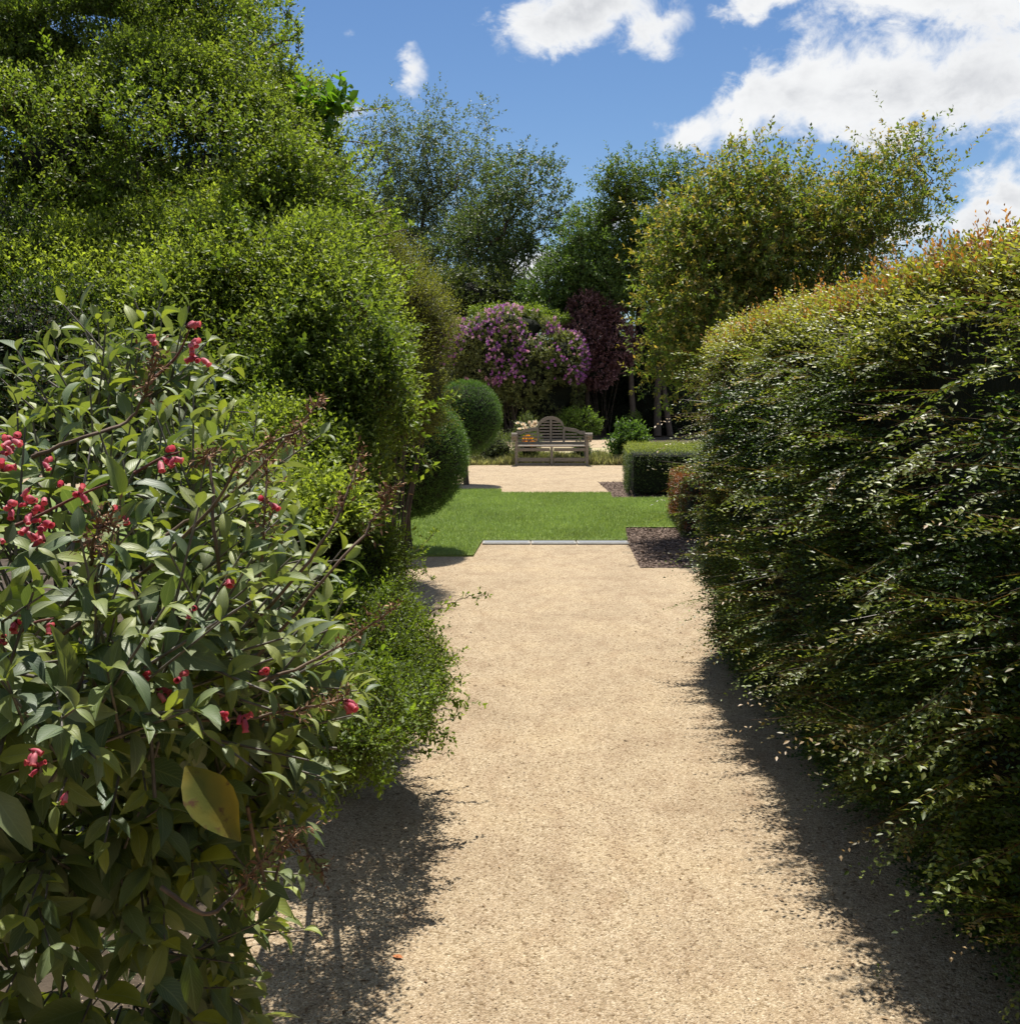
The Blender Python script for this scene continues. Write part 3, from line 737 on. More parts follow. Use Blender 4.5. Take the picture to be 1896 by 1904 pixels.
    # lumpy dark core, stands in for shade between the leaves
    ny, nz = 60, 22; yy, zz = np.meshgrid(np.linspace(y0, y1 - .12, ny), np.linspace(z0 + .05, z1 - .08, nz)); q = np.stack([np.zeros(yy.size), yy.ravel(), zz.ravel()], 1)
    q[:, 0] = face(q) + .12 + .04 * vnoise(q * 9, 4); i = np.arange(ny * nz).reshape(nz, ny)
    F1 = np.stack([i[:-1, :-1], i[:-1, 1:], i[1:, 1:], i[1:, :-1]], -1).reshape(-1, 4)
    q2 = q.copy(); q2[:, 0] = x1 - .1; V = np.concatenate([q, q2]); F2 = F1[:, ::-1] + len(q)
    rim = np.concatenate([i[0, :], i[1:, -1], i[-1, ::-1][1:], i[::-1, 0][1:]]); F3 = np.stack([rim[:-1], rim[1:], rim[1:] + len(q), rim[:-1] + len(q)], 1)
    tag(link('shade_core', mesh_np('shade_core', V, np.concatenate([F1, F2, F3])), M['inner'], t), kind='stuff')
    lst = []
    for k in range(16):
        yy_ = 1.0 + 5.6 * k / 15; b = np.array([1.62 + rng.randn() * .06, yy_, -.02]); lst = [(smooth_path([b, b + [rng.randn() * .05, rng.randn() * .06, .35], b + [rng.randn() * .1, rng.randn() * .1, .8]], 6), np.linspace(.022, .012, 6), 6)]
        link('stem', tubes_mesh('stem', lst), M['bark'], t)
    # single sprays that stand out of the face
    def spray(k):
        r = np.random.RandomState(900 + k); n = 5
        o = np.stack([-1 + .1 * r.randn(n), .25 * r.randn(n), .08 * r.randn(n)], 1); p = np.zeros((n, 3)); p[:, 0] = -.02 * np.arange(n)
        tp = [(.24, .30, .07), (.28, .31, .08), (.40, .27, .13)][k % 3]
        V, Fc, C = shoots(r, p, o, 14, .17, .022, .52, (.06, .10, .02), (.12, .16, .035), tp, .9, 62, True, T_DIA, .0018, (.14, .08, .05), up=.85, droop=.18)
        return mesh_np('spray', V, Fc, C)
    meshes = [spray(k) for k in range(9)]
    for me in meshes: me.materials.append(M['leaf_gloss'])
    for k in range(290):
        yv = 2.2 + 4.3 * rng.rand() ** 1.4; zv = .3 + 1.5 * rng.rand(); q = np.array([[0, yv, zv]])
        s = link('spray', meshes[k % 9], None, t, world=False)
        s.location = Vector((float(face(q)[0]) - .0, yv, zv)) - t.location
        s.rotation_euler = (rng.randn() * .25, -.05 + rng.randn() * .22, .35 + rng.randn() * .4); s.scale = [.75 + .5 * rng.rand()] * 3
right_hedge()

# ================================================================== GOLDEN TREE BEHIND THE HEDGE
rng = np.random.RandomState(41)
gb = [E(1395, 420, 12.0, 110, 95, .9), E(1310, 470, 12.0, 75, 85, .8), E(1530, 450, 12.4, 100, 75, .8), E(1640, 390, 12.4, 75, 50, .5), E(1700, 325, 12.4, 36, 42, .4), E(1645, 330, 12.5, 50, 35, .4),
      E(1290, 580, 11.8, 60, 85, .7), E(1440, 570, 12.3, 190, 110, .9), E(1415, 355, 12, 70, 50, .5), E(1480, 370, 12.2, 50, 35, .5), E(1258, 660, 11.9, 30, 50, .5)]
tree('golden_tree', 'leafy tree with yellow green and orange red new growth behind the tall hedge', 'tree', (2.9, 12.4, 0), gb, rng, targets=460, r0=.10, first=.3, top=3.2, clump=.15, per=22, m=9, L=.15, leaf=.062, width=.5,
     c0=(.085, .13, .03), c1=(.18, .25, .06), tip=(.60, .36, .13), tipamt=.5, mat='leaf', vol=.42, seed=4, back=.8, freq=1.4, amp=.3, core=0)

# ================================================================== BACKGROUND
rng = np.random.RandomState(51)
# purple rhododendron
rb = [E(950, 660, 40, 105, 66, 1.6), E(890, 640, 40, 62, 50, 1.3), E(1030, 670, 40, 60, 56, 1.3), E(880, 720, 41, 60, 60, 1.2), E(1010, 740, 41, 80, 50, 1.2), E(950, 608, 39.8, 88, 30, 1.1), E(975, 690, 39.6, 60, 60, 1.3)]
rt = shrub('rhododendron', 'large rhododendron covered in purple and pink flowers behind the bench', 'shrub', (G(950, 815)[0], 40, 0), rb, rng, 4200, m=8, L=.16, leaf=.11, width=.42,
           c0=(.055, .07, .025), c1=(.17, .19, .07), tip=(.34, .38, .12), tipamt=.6, mat='far_leaf', core=.74, amp=.32, freq=1.0, depth=.12, seed=5, T=T_DIA, back=.25, stem=0)
p, nm = blob_points(rng, rb, 1150, .32, 1.0, .9, .1, -.15, .8, 5)
_k = p[:, 2] > 2.0; p = p[_k]; nm = nm[_k]
o = nm + rng.randn(len(p), 3) * .2
for c0, c1, sl_ in (((.30, .08, .33), (.50, .20, .52), slice(0, None, 3)), ((.26, .07, .30), (.46, .18, .46), slice(2, None, 3)), ((.50, .25, .36), (.68, .44, .52), slice(1, None, 3))):
    V, Fc, C = shoots(rng, p[sl_] + nm[sl_] * .1, o[sl_], 12, .09, .07, .8, c0, c1, None, 0, 80, T=T_DIA, stem=0, up=.3)
    tag(link('flower_trusses', mesh_np('flower_trusses', V, Fc, C), M['petal'], rt), kind='stuff')
lb = [E(945, 581, 40.9, 72, 9, .8), E(1015, 594, 40.9, 40, 8, .7)]
shrub('lime_shrub', 'lime green shrub top showing just above the purple rhododendron', 'shrub', (0, 40.6, 0), lb, rng, 700, m=7, L=.2, leaf=.11, width=.5, c0=(.14, .20, .03), c1=(.26, .34, .06), mat='far_leaf', core=.7, depth=.1, seed=6, T=T_HEX, back=.3, freq=.8, stem=0)
# dark red maple
mb = [E(1095, 578, 42, 38, 34, .9), E(1078, 630, 41.5, 42, 42, .9), E(1135, 650, 42, 48, 42, 1.0), E(1130, 600, 42.5, 45, 35, .9), E(1100, 690, 41.5, 40, 30, .8)]
shrub('red_maple', 'dark burgundy leaved maple between the rhododendron and the golden tree', 'tree', (G(1130, 815)[0], 42, 0), mb, rng, 3300, m=8, L=.18, leaf=.10, width=.55, c0=(.045, .018, .022), c1=(.16, .065, .075), tip=(.42, .23, .25), tipamt=.8,
      mat='far_leaf', core=.7, amp=.34, freq=1.1, depth=.16, seed=7, back=.25, stem=0)
# dark understorey behind the terrace
ub = [(850, 720, 44, 90, 90), (960, 770, 45, 90, 60), (1060, 740, 46, 80, 80), (1150, 730, 45, 75, 80), (1230, 700, 44, 80, 110), (1310, 700, 46, 80, 120), (760, 700, 46, 100, 110)]
labs = ['shaded green shrub below the left end of the rhododendron', 'shaded shrub directly behind the arched bench back', 'shaded dark shrub right of the bench under the maple', 'dark shaded evergreen under the burgundy maple',
        'tall dark evergreen at the edge of the tall hedge, behind the low hedge', 'dark evergreen hidden behind the end of the tall hedge', 'dark evergreen hidden behind the topiary balls']
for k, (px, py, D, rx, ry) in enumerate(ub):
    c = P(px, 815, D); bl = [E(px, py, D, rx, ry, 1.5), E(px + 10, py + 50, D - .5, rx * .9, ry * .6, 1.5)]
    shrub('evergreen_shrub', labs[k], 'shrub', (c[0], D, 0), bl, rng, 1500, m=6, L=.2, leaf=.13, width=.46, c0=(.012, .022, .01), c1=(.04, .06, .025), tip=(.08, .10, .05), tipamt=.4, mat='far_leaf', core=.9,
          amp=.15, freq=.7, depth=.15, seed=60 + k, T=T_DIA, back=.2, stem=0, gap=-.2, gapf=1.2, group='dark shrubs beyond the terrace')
for k, (px, lean, r) in enumerate(((958, -12, .12), (1095, 10, .09), (1180, -6, .11), (1222, 9, .13), (1246, -4, .10))):
    b = P(px, 810, 41.5); b[2] = 0; tpp = P(px + lean, 590, 42.5)
    s = thing('tree_stem', b, ['dark slanting trunk left of the bench under the rhododendron', 'thin dark trunk right of the bench back', 'dark trunk above the leafy green plant', 'thick dark trunk above the low box hedge', 'dark trunk beside the end of the tall hedge'][k], 'trunk', 'trunks in the shade beyond the terrace')
    link('trunk', tubes_mesh('trunk', [(smooth_path([b, (b + tpp) / 2 + rng.randn(3) * .12, tpp], 10), np.linspace(r * 1.2, r * .6, 10), 8)]), M['bark'], s)
    lst = []
    for _ in range(4):
        z = rng.uniform(.35, .8); q = b + (tpp - b) * z; e = q + np.array([rng.randn() * .8, rng.randn() * .5, .6 + rng.rand()]); lst.append((smooth_path([q, (q + e) / 2 + [0, 0, -.1], e], 6), np.linspace(r * .45, r * .15, 6), 5))
    link('limbs', tubes_mesh('limbs', lst), M['bark'], s)

# the trees against the sky
rng = np.random.RandomState(71)
fc0, fc1 = (.045, .075, .03), (.14, .19, .07)
tree('tall_sparse_tree', 'tallest airy tree with bare twiggy top against the sky, left of centre', 'tree', (P(800, 734, 52)[0], 52, 0),
     [E(860, 260, 52, 52, 85, 1.5), E(800, 330, 52, 80, 80, 2.0), E(735, 330, 51, 75, 95, 2.0), E(720, 440, 51, 110, 100, 2.2), E(840, 430, 52, 100, 100, 2.2), E(890, 330, 52, 40, 60, 1.2), E(800, 530, 51, 120, 60, 2)],
     rng, targets=300, r0=.2, first=.35, top=11.5, clump=.34, per=21, m=7, L=.42, leaf=.19, width=.42, c0=(.07, .10, .05), c1=(.20, .25, .12), vol=.4, seed=72, gap=-.35, gapf=.45, zs=1.5, back=.6)
tree('oak_tree', 'rounded darker tree with sky showing between its limbs, centre of the skyline', 'tree', (P(905, 734, 47)[0], 47, 0),
     [E(985, 370, 47, 66, 82, 1.6), E(930, 400, 47, 70, 80, 1.6), E(1010, 440, 47, 50, 60, 1.4), E(900, 480, 47, 90, 80, 1.8), E(960, 500, 47, 60, 60, 1.5)],
     rng, targets=270, r0=.2, first=.3, top=8.2, clump=.22, per=13, m=8, L=.36, leaf=.17, width=.5, c0=fc0, c1=fc1, vol=.35, seed=73, gap=-.3, gapf=.6, back=.6)
tree('green_tree', 'dense green tree with finger like upright branches, left of the golden tree', 'tree', (P(1190, 734, 44)[0], 44, 0),
     [E(1155, 365, 44, 34, 55, 1.0), E(1220, 350, 44, 30, 58, 1.0), E(1262, 350, 44, 22, 50, .7), E(1195, 430, 44, 75, 60, 1.6), E(1235, 500, 44, 80, 80, 1.6), E(1120, 440, 44, 38, 40, 1), E(1150, 510, 44, 60, 60, 1.4)],
     rng, targets=280, r0=.22, first=.3, top=7.0, clump=.20, per=15, m=8, L=.34, leaf=.18, width=.42, c0=(.06, .10, .02), c1=(.17, .235, .045), vol=.4, seed=74, zs=1.3, back=.6)
tree('light_green_tree', 'lower mid green tree in the dip between the oak and the dense green tree', 'tree', (P(1070, 734, 43)[0], 43, 0),
     [E(1090, 445, 43, 36, 50, 1.0), E(1050, 520, 43, 50, 55, 1.2), E(1100, 530, 43, 75, 60, 1.4), E(1020, 560, 43, 50, 45, 1.2)],
     rng, targets=190, r0=.16, first=.25, top=5.2, clump=.20, per=15, m=8, L=.32, leaf=.17, width=.42, c0=(.06, .11, .03), c1=(.15, .23, .05), vol=.4, seed=75, back=.6)
tree('small_tree', 'low olive green tree filling the space above the rhododendron', 'tree', (P(930, 734, 44.5)[0], 44.5, 0),
     [E(890, 555, 44.5, 80, 45, 1.4), E(980, 560, 44.5, 70, 35, 1.4), E(1050, 570, 44.5, 50, 35, 1.2), E(830, 600, 44.5, 60, 60, 1.4)],
     rng, targets=170, r0=.12, first=.2, top=4.6, clump=.28, per=15, m=8, L=.28, leaf=.15, width=.45, c0=(.045, .07, .018), c1=(.11, .14, .035), tip=(.16, .18, .05), tipamt=.4, vol=.3, seed=76, core=.7, back=.4)
for k, (px, D, w, hh, lab) in enumerate(((620, 60, 150, 300, 'dark far tree behind the tall left shrub'), (1000, 75, 160, 120, 'far tree behind the oak'), (1350, 62, 190, 300, 'far tree behind the golden tree'),
                                    (1700, 70, 220, 240, 'far tree low behind the tall hedge'), (200, 62, 250, 330, 'far tree hidden behind the flowering shrub'))):
    c = P(px, 734, D); tree('far_tree', lab, 'tree', (c[0], D, 0), [E(px, 734 - hh * .5, D, w, hh * .35, 3), E(px - w * .4, 734 - hh * .3, D, w * .6, hh * .3, 3), E(px + w * .4, 734 - hh * .3, D, w * .6, hh * .3, 3)],
         rng, targets=110, r0=.22, top=c[2] + 3, clump=.7, per=8, m=7, L=.5, leaf=.25, width=.5, c0=fc0, c1=fc1, vol=.2, seed=80 + k, core=.8, back=.3, group='trees far behind the garden')

# ================================================================== FLOWER BED ROUND THE BENCH
rng = np.random.RandomState(91)
bedy = bf + .2
def bedshrub(name, lab, px0, px1, D0, h, n, c0, c1, tip=None, tipamt=0, leaf=.05, T=T_DIA, m=7, L=.14, cat='plant', seed=0, width=.4, matn='leaf'):
    rng = np.random.RandomState(seed); cx = (px0 + px1) / 2; x = (cx - 948) / F * D0; rx = (px1 - px0) / 2 / F * D0
    bl = [(np.array([x, D0, h * .5]), np.array([rx, min(rx, .45), h * .52]))]
    return shrub(name, lab, cat, (x, D0, 0), bl, rng, n, m=m, L=L, leaf=leaf, width=width, c0=c0, c1=c1, tip=tip, tipamt=tipamt, mat=matn, core=.7, amp=.2, freq=3, depth=.06, outw=(.5, .7, .5), seed=seed, back=.4, stems=False, T=T)
bedshrub('leafy_plant', 'bushy plant with large green leaves between bench and low hedge', 1140, 1200, 25.0, .80, 330, (.035, .075, .02), (.09, .16, .04), (.16, .26, .06), .5, .10, T_HEX, 7, .2, 'plant', 92, .5)
bedshrub('leafy_plant', 'grey green perennial left of the bench under the far topiary ball', 880, 960, 25.2, .62, 500, (.06, .09, .04), (.15, .18, .09), (.22, .25, .10), .5, .055, T_DIA, 8, .16, 'plant', 93)
bedshrub('leafy_plant', 'low pale perennial at the gravel edge far left behind the near topiary ball', 800, 890, 24.8, .36, 380, (.09, .12, .04), (.2, .2, .09), None, 0, .05, T_DIA, 8, .14, 'plant', 94)
bedshrub('leafy_plant', 'green clump seen through the bench legs on the right', 1066, 1096, 25.6, .42, 140, (.03, .06, .03), (.08, .12, .06), None, 0, .07, T_HEX, 7, .14, 'plant', 95)
bedshrub('leafy_plant', 'bright green clump in sun far behind the bench, right of its arch', 1040, 1112, 38.6, 1.0, 420, (.10, .16, .03), (.2, .3, .06), None, 0, .10, T_HEX, 7, .2, 'plant', 96)
bedshrub('leafy_plant', 'small sunlit clump in the shade above the leafy plant', 1166, 1190, 39.5, .85, 120, (.08, .13, .03), (.18, .24, .06), None, 0, .09, T_HEX, 7, .2, 'plant', 97)
w_ = bedshrub('flowering_plant', 'cream white flowers behind the left end of the bench', 955, 1000, 27.5, .95, 260, (.05, .08, .03), (.13, .16, .06), None, 0, .06, T_DIA, 7, .16, 'plant', 98)
y_ = bedshrub('flowering_plant', 'golden yellow flowers seen through the left half of the bench back', 966, 1002, 25.3, .62, 200, (.05, .08, .03), (.13, .16, .06), None, 0, .06, T_DIA, 7, .16, 'plant', 99)
T_PET = (np.array([[0, 0, 0], [-.45, .5, .15], [0, 1, .35], [.45, .5, .15]]), np.array([[0, 3, 2], [0, 2, 1]]))
def flower_mesh(r, colr, pet=6, ctr=(.6, .4, .05)):
    rr = np.random.RandomState(int(r * 1e4)); parts = []
    for ring, (k, el_, ln) in enumerate(((pet, .25, 1.0), (pet, .8, .75))):
        th = np.arange(k) * 2 * math.pi / k + ring * .5
        d = np.stack([np.cos(th) * math.cos(el_), np.sin(th) * math.cos(el_), np.full(k, math.sin(el_))], 1)
        parts.append(leaves('', np.zeros((k, 3)), d, np.tile([0, 0, 1.0], (k, 1)), np.full(k, r * ln), np.full(k, r * .95 * ln), palette(rr, k, colr, np.array(colr) * 1.1), T_PET))
    V, Fc, C = joinparts(parts); return mesh_np('flower', V, Fc, C)
def flowers(parent, me, pts, rng, s=1.0):
    for q in pts:
        o = link('flower', me, None, parent, world=False); o.location = Vector([float(v) for v in q]) - parent.location
        o.rotation_euler = (rng.uniform(.3, 1.3), rng.uniform(-.3, .3), rng.uniform(-.7, .7)); o.scale = [s * rng.uniform(.75, 1.25)] * 3
fw = flower_mesh(.10, (.80, .76, .55)); fw.materials.append(M['petal'])
fy = flower_mesh(.075, (.85, .50, .04)); fy.materials.append(M['petal'])
flowers(w_, fw, [P(px, py, 27.1) for px, py in ((963, 788), (972, 791), (983, 787), (990, 794), (977, 798), (966, 799), (995, 788), (985, 801))], rng)
flowers(y_, fy, [P(px, py, 25.0) for px, py in ((975, 815), (980, 819), (986, 816), (990, 822), (978, 824), (984, 826), (992, 827), (973, 820), (996, 820), (982, 811), (988, 830))], rng)
# long pale grass strip
n = 26000
bx = -3 + 7.5 * rng.rand(n); by = bf + .12 + 3.2 * rng.rand(n) ** 1.5
pp = np.stack([bx, by, np.full(n, -.004)], 1); pp = pp[fnoise(pp * [2.5, 2.5, 1], 6) > -.35]; n = len(pp)
dr = np.stack([rng.randn(n) * .35, rng.randn(n) * .35, np.ones(n)], 1)
hN = np.clip(.19 + .1 * fnoise(pp * 1.8, 9), .06, .4)
V, Fc, C = leaves('', pp, dr, rng.randn(n, 3) * [1, 1, .1], hN * (.5 + .8 * rng.rand(n)), .008 + .01 * rng.rand(n), palette(rng, n, (.26, .28, .10), (.60, .54, .34)), T_DIA)
tag(link('meadow_grass', mesh_np('meadow_grass', V, Fc, C), M['grass']), 'pale straw and green long grass strip behind and beside the bench', 'grass', kind='stuff')
# ================================================================== LEFT SHRUBS
rng = np.random.RandomState(101)
tb = [E(150, -90, 8.6, 310, 200, 1.2), E(60, 150, 7.9, 270, 190, 1.2), E(330, 90, 8.0, 190, 150, 1.1), E(500, 235, 7.6, 120, 120, .9), E(180, 330, 7.0, 280, 150, 1.1), E(420, 370, 6.8, 230, 140, 1.0), E(570, 420, 6.9, 140, 130, .8),
      E(480, 540, 6.2, 230, 120, .9), E(640, 590, 6.3, 120, 120, .7), E(500, 690, 5.6, 190, 130, .8), E(660, 740, 5.7, 110, 120, .7), E(610, 860, 5.2, 110, 110, .6), E(450, 850, 5.0, 200, 130, .7), E(570, 980, 4.9, 110, 90, .5), E(60, 430, 6.6, 200, 90, .8)]
lc0, lc1, ltip = (.06, .10, .02), (.145, .205, .042), (.33, .39, .08)
tsh = shrub('tall_shrub', 'tall dense shrub with tiny bright yellow green leaves rising out of the picture at left', 'shrub', (-1.9, 6.2, 0), tb, rng, 13000, m=8, L=.10, leaf=.034, width=.52, c0=lc0, c1=lc1, tip=ltip, tipamt=.75,
            mat='leaf', core=.52, amp=.22, freq=1.9, gap=-.6, gapf=2.6, depth=.09, outw=(.65, .55, .55), seed=102, back=.25, stem=.0013)
def slope_skin():
    # the outer shoots of the shrub: a ragged bank that leans back as it rises
    poly = [(-160, -130), (500, -130), (475, 0), (525, 110), (600, 190), (630, 300), (655, 400), (690, 480), (725, 600), (755, 690), (750, 800), (725, 900), (690, 1010), (430, 1010), (300, 800), (235, 680), (150, 640), (-160, 600)]
    n = 57000; q = np.stack([-160 + 960 * rng.rand(n), -130 + 1150 * rng.rand(n)], 1); q = q[inpoly(q, poly)]; n = len(q)
    D = np.interp(q[:, 1], [-130, 0, 150, 330, 540, 700, 850, 1010], [7.9, 7.3, 6.7, 6.05, 5.35, 4.8, 4.3, 3.9])
    xr = np.interp(q[:, 1], [-130, 0, 110, 190, 300, 400, 600, 700, 800, 1010], [480, 475, 525, 600, 630, 655, 725, 755, 745, 690])
    D = D + .9 * np.clip((110 - (xr - q[:, 0])) / 110, 0, 1) ** 2 + .25 * np.clip((250 - q[:, 0]) / 400, 0, 1)
    d = np.stack([(q[:, 0] - 948) / F, cp + (952 - q[:, 1]) / F * sp, (952 - q[:, 1]) / F * cp - sp], 1)
    p = CAM + d * (D / d[:, 1])[:, None]
    bump_ = .30 * fnoise(p * 1.1, 131) + .16 * vnoise(p * 3.1, 133)
    p = p + np.array([.25, -1, .5]) * bump_[:, None]
    g_ = fnoise(p * 3.0, 137); keep = (g_ > -.22 - .2 * (q[:, 1] < 250)) | (rng.rand(n) < .2); p = p[keep]; n = len(p)
    p = p + np.array([0, 1, -.3]) * np.abs(rng.randn(n, 1)) * .07
    o = np.array([.15, -.45, .75]) + rng.randn(n, 3) * .5
    sel = np.clip(.5 + .6 * fnoise(p * 2.0, 139) + .4 * (rng.rand(n) - .5), 0, 1)
    V, Fc, C = shoots(rng, p, o, 8, .11, .032, .52, lc0, lc1, ltip, .8, 60, False, T_DIA, .0015, up=.5, tipsel=sel)
    tag(link('outer_foliage', mesh_np('outer_foliage', V, Fc, C), M['leaf'], tsh), kind='stuff')
slope_skin()
def long_sprig(parent, path, D, leaf=.026, step=.028, rad=.004, c0=lc0, c1=lc1, tip=ltip, rng=rng, side=True, tf=.8, name='branch', woff=0.0):
    pts = np.array([P(px, py, D + (q[2] if len(q) > 2 else 0)) for q in path for px, py in [q[:2]]])
    sp_ = smooth_path(pts, 26, rng, .003); Ltot = np.linalg.norm(np.diff(sp_, axis=0), axis=1).sum()
    br = link(name, tubes_mesh(name, [(sp_, np.linspace(rad, rad * .35, 26), 5)]), M['twig'], parent)
    n = max(6, int(Ltot / step)); t = np.linspace(.08, 1, n) * 25; i = np.minimum(t.astype(int), 24); f = (t - i)[:, None]
    p = sp_[i] * (1 - f) + sp_[i + 1] * f; tg = nrmz(sp_[i + 1] - sp_[i])
    o = tg * .5 + rng.randn(n, 3) * .6 + [0, 0, .3]
    V, Fc, C = shoots(rng, p, o, 6, leaf * 1.1, leaf, .55, c0, c1, tip, tf, 65, T=T_DIA, stem=.001)
    tag(link('leaves', mesh_np('leaves', V, Fc, C), M['leaf'], br), kind='stuff')
for path, D in ((((480, 150), (500, 90), (555, 60), (520, 10)), 7.3), (((590, 330), (650, 300), (690, 290)), 7.0), (((300, 60), (360, 10), (370, -40)), 7.7), (((640, 470), (700, 440), (760, 425)), 6.4), (((500, 240), (525, 150), (520, 90), (540, 5)), 7.4), (((520, 150), (550, 110), (555, 60)), 7.4), (((560, 260), (600, 215), (650, 208), (722, 200)), 7.2), (((560, 300), (610, 270), (640, 262), (700, 268)), 7.2),
                (((540, 180), (565, 150), (590, 155)), 7.4), (((330, 120), (380, 40), (425, -20)), 7.6), (((600, 380), (660, 330), (700, 285)), 6.8), (((440, 120), (470, 70), (465, 30)), 7.6),
                (((620, 640), (700, 660), (765, 655)), 5.3), (((640, 780), (730, 800), (800, 870)), 5.3), (((600, 700), (700, 700), (770, 735)), 5.2), (((620, 830), (720, 850), (770, 900)), 5.2),
                (((600, 600), (690, 610), (740, 640)), 5.7), (((640, 420), (690, 400), (730, 380)), 6.6), (((250, 250), (330, 200), (420, 210)), 6.6), (((200, 420), (330, 380), (420, 400)), 5.9), (((380, 500), (460, 440), (520, 430)), 5.7)):
    long_sprig(tsh, path, D, leaf=.042, rad=.007)
# single leafy twigs standing proud of the mass
def twigmesh(k):
    r = np.random.RandomState(700 + k); n = 5; p = np.zeros((n, 3)); p[:, 2] = .03 * np.arange(n); o = np.stack([.5 * r.randn(n), .5 * r.randn(n), np.ones(n)], 1)
    V, Fc, C = shoots(r, p, o, 9, .085, .034, .55, (.09, .14, .022), (.15, .22, .035), (.27, .36, .06), .8, 62, T=T_HEX, stem=.0014); me = mesh_np('twig', V, Fc, C); me.materials.append(M['leaf']); return me
tw = [twigmesh(k) for k in range(8)]
p, nm = blob_points(rng, tb, 260, .17, 1.7, .9, .0, -.05, 2.2, 102)
for k in range(len(p)):
    s = link('twig', tw[k % 8], None, tsh, world=False); s.location = Vector([float(v) for v in p[k]]) - tsh.location
    d = Vector([float(v) for v in nm[k] + np.array([0, 0, .6]) + rng.randn(3) * .4]); s.rotation_euler = d.to_track_quat('Z', 'Y').to_euler(); s.scale = [.8 + .5 * rng.rand()] * 3
# vine with broader leaves at its crest
vb = [E(620, 195, 7.1, 30, 28, .15), E(575, 205, 7.0, 26, 26, .12), E(560, 250, 6.9, 20, 50, .1)]
shrub('climbing_vine', 'bright green broad leaved vine at the sky edge of the tall shrub', 'vine', (-1.3, 6.1, 0), vb, rng, 60, m=4, L=.1, leaf=.085, width=.85, c0=(.08, .17, .02), c1=(.15, .27, .03), mat='leaf', core=0, seed=104, T=T_HEX, back=.6, depth=.05, phi=75, stems=False)
# olive feathery shrub behind on the right
ob = [E(705, 500, 9.2, 60, 60, .7), E(775, 600, 9.2, 62, 65, .8), E(700, 620, 8.6, 90, 170, .8), E(780, 720, 9.2, 45, 85, .6), E(650, 460, 9, 60, 60, .6), E(745, 560, 9.0, 55, 50, .6)]
shrub('feathery_shrub', 'olive green fine leaved shrub between the tall shrub and the rhododendron', 'shrub', (-1.0, 9, 0), ob, rng, 7500, m=9, L=.17, leaf=.027, width=.42, c0=(.07, .09, .02), c1=(.15, .175, .04), tip=(.26, .25, .07), tipamt=.6,
      mat='leaf', core=.78, amp=.32, freq=2.4, depth=.07, seed=105, back=.3, stem=.002, gap=-.4, outw=(.6, .5, .7))
# dark recess shrub
db = [E(60, 660, 5.3, 240, 120, .5), E(220, 760, 5.0, 200, 120, .5), E(-100, 560, 5.8, 260, 160, .6)]
shrub('shaded_shrub', 'darker green shrub under the tall shrub, behind the flowering shrub at the left edge', 'shrub', (-3, 7, 0), db, rng, 5200, m=8, L=.1, leaf=.032, width=.5, c0=(.025, .045, .014), c1=(.07, .105, .03), mat='leaf', core=.8, amp=.12, freq=1.6, depth=.05, seed=106, back=.2)
# spreading shrub over the path edge
sb = [E(640, 1090, 4.8, 130, 130, .5), E(700, 1200, 4.3, 105, 100, .4), E(620, 1230, 3.9, 115, 110, .35), E(725, 1310, 3.5, 80, 62, .3), E(560, 1050, 4.6, 130, 130, .4), E(640, 1350, 3.2, 90, 75, .28), E(775, 1265, 3.9, 52, 50, .3), E(690, 1350, 2.95, 80, 60, .22),
      E(560, 1300, 3.0, 110, 100, .25)]
ss = shrub('spreading_shrub', 'low small leaved green shrub spilling over the left edge of the path', 'shrub', (-.75, 4.3, 0), sb, rng, 12500, m=8, L=.07, leaf=.0175, width=.52, c0=(.055, .09, .016), c1=(.11, .16, .03), tip=(.24, .31, .05), tipamt=.7,
           mat='leaf', core=.74, amp=.34, freq=3.8, gap=-.3, gapf=4.5, depth=.06, outw=(.7, .3, .75), seed=107, back=.5, stem=.0011, ncore=2)
for path, D in ((((740, 1180), (800, 1140), (850, 1115), (905, 1108)), 4.4), (((760, 1280), (810, 1240), (855, 1272)), 3.9), (((740, 1060), (780, 1020), (810, 990)), 5.4), (((760, 1340), (800, 1350), (850, 1330)), 3.6),
                (((720, 1040), (770, 1050), (800, 1075)), 5.4), (((700, 1380), (760, 1395), (830, 1400)), 3.3), (((720, 1150), (790, 1180), (850, 1230)), 4.2), (((650, 1010), (700, 960), (735, 905)), 5.2)):
    long_sprig(ss, path, D, leaf=.021, step=.022, rad=.003)

p, nm = blob_points(rng, sb, 110, .34, 3.8, .9, .1, None, 2.2, 107)
for k in range(len(p)):
    s = link('twig', tw[k % 8], None, ss, world=False); s.location = Vector([float(v) for v in p[k]]) - ss.location
    d = Vector([float(v) for v in nm[k] + np.array([0, 0, .3]) + rng.randn(3) * .5]); s.rotation_euler = d.to_track_quat('Z', 'Y').to_euler(); s.scale = [.5 + .35 * rng.rand()] * 3
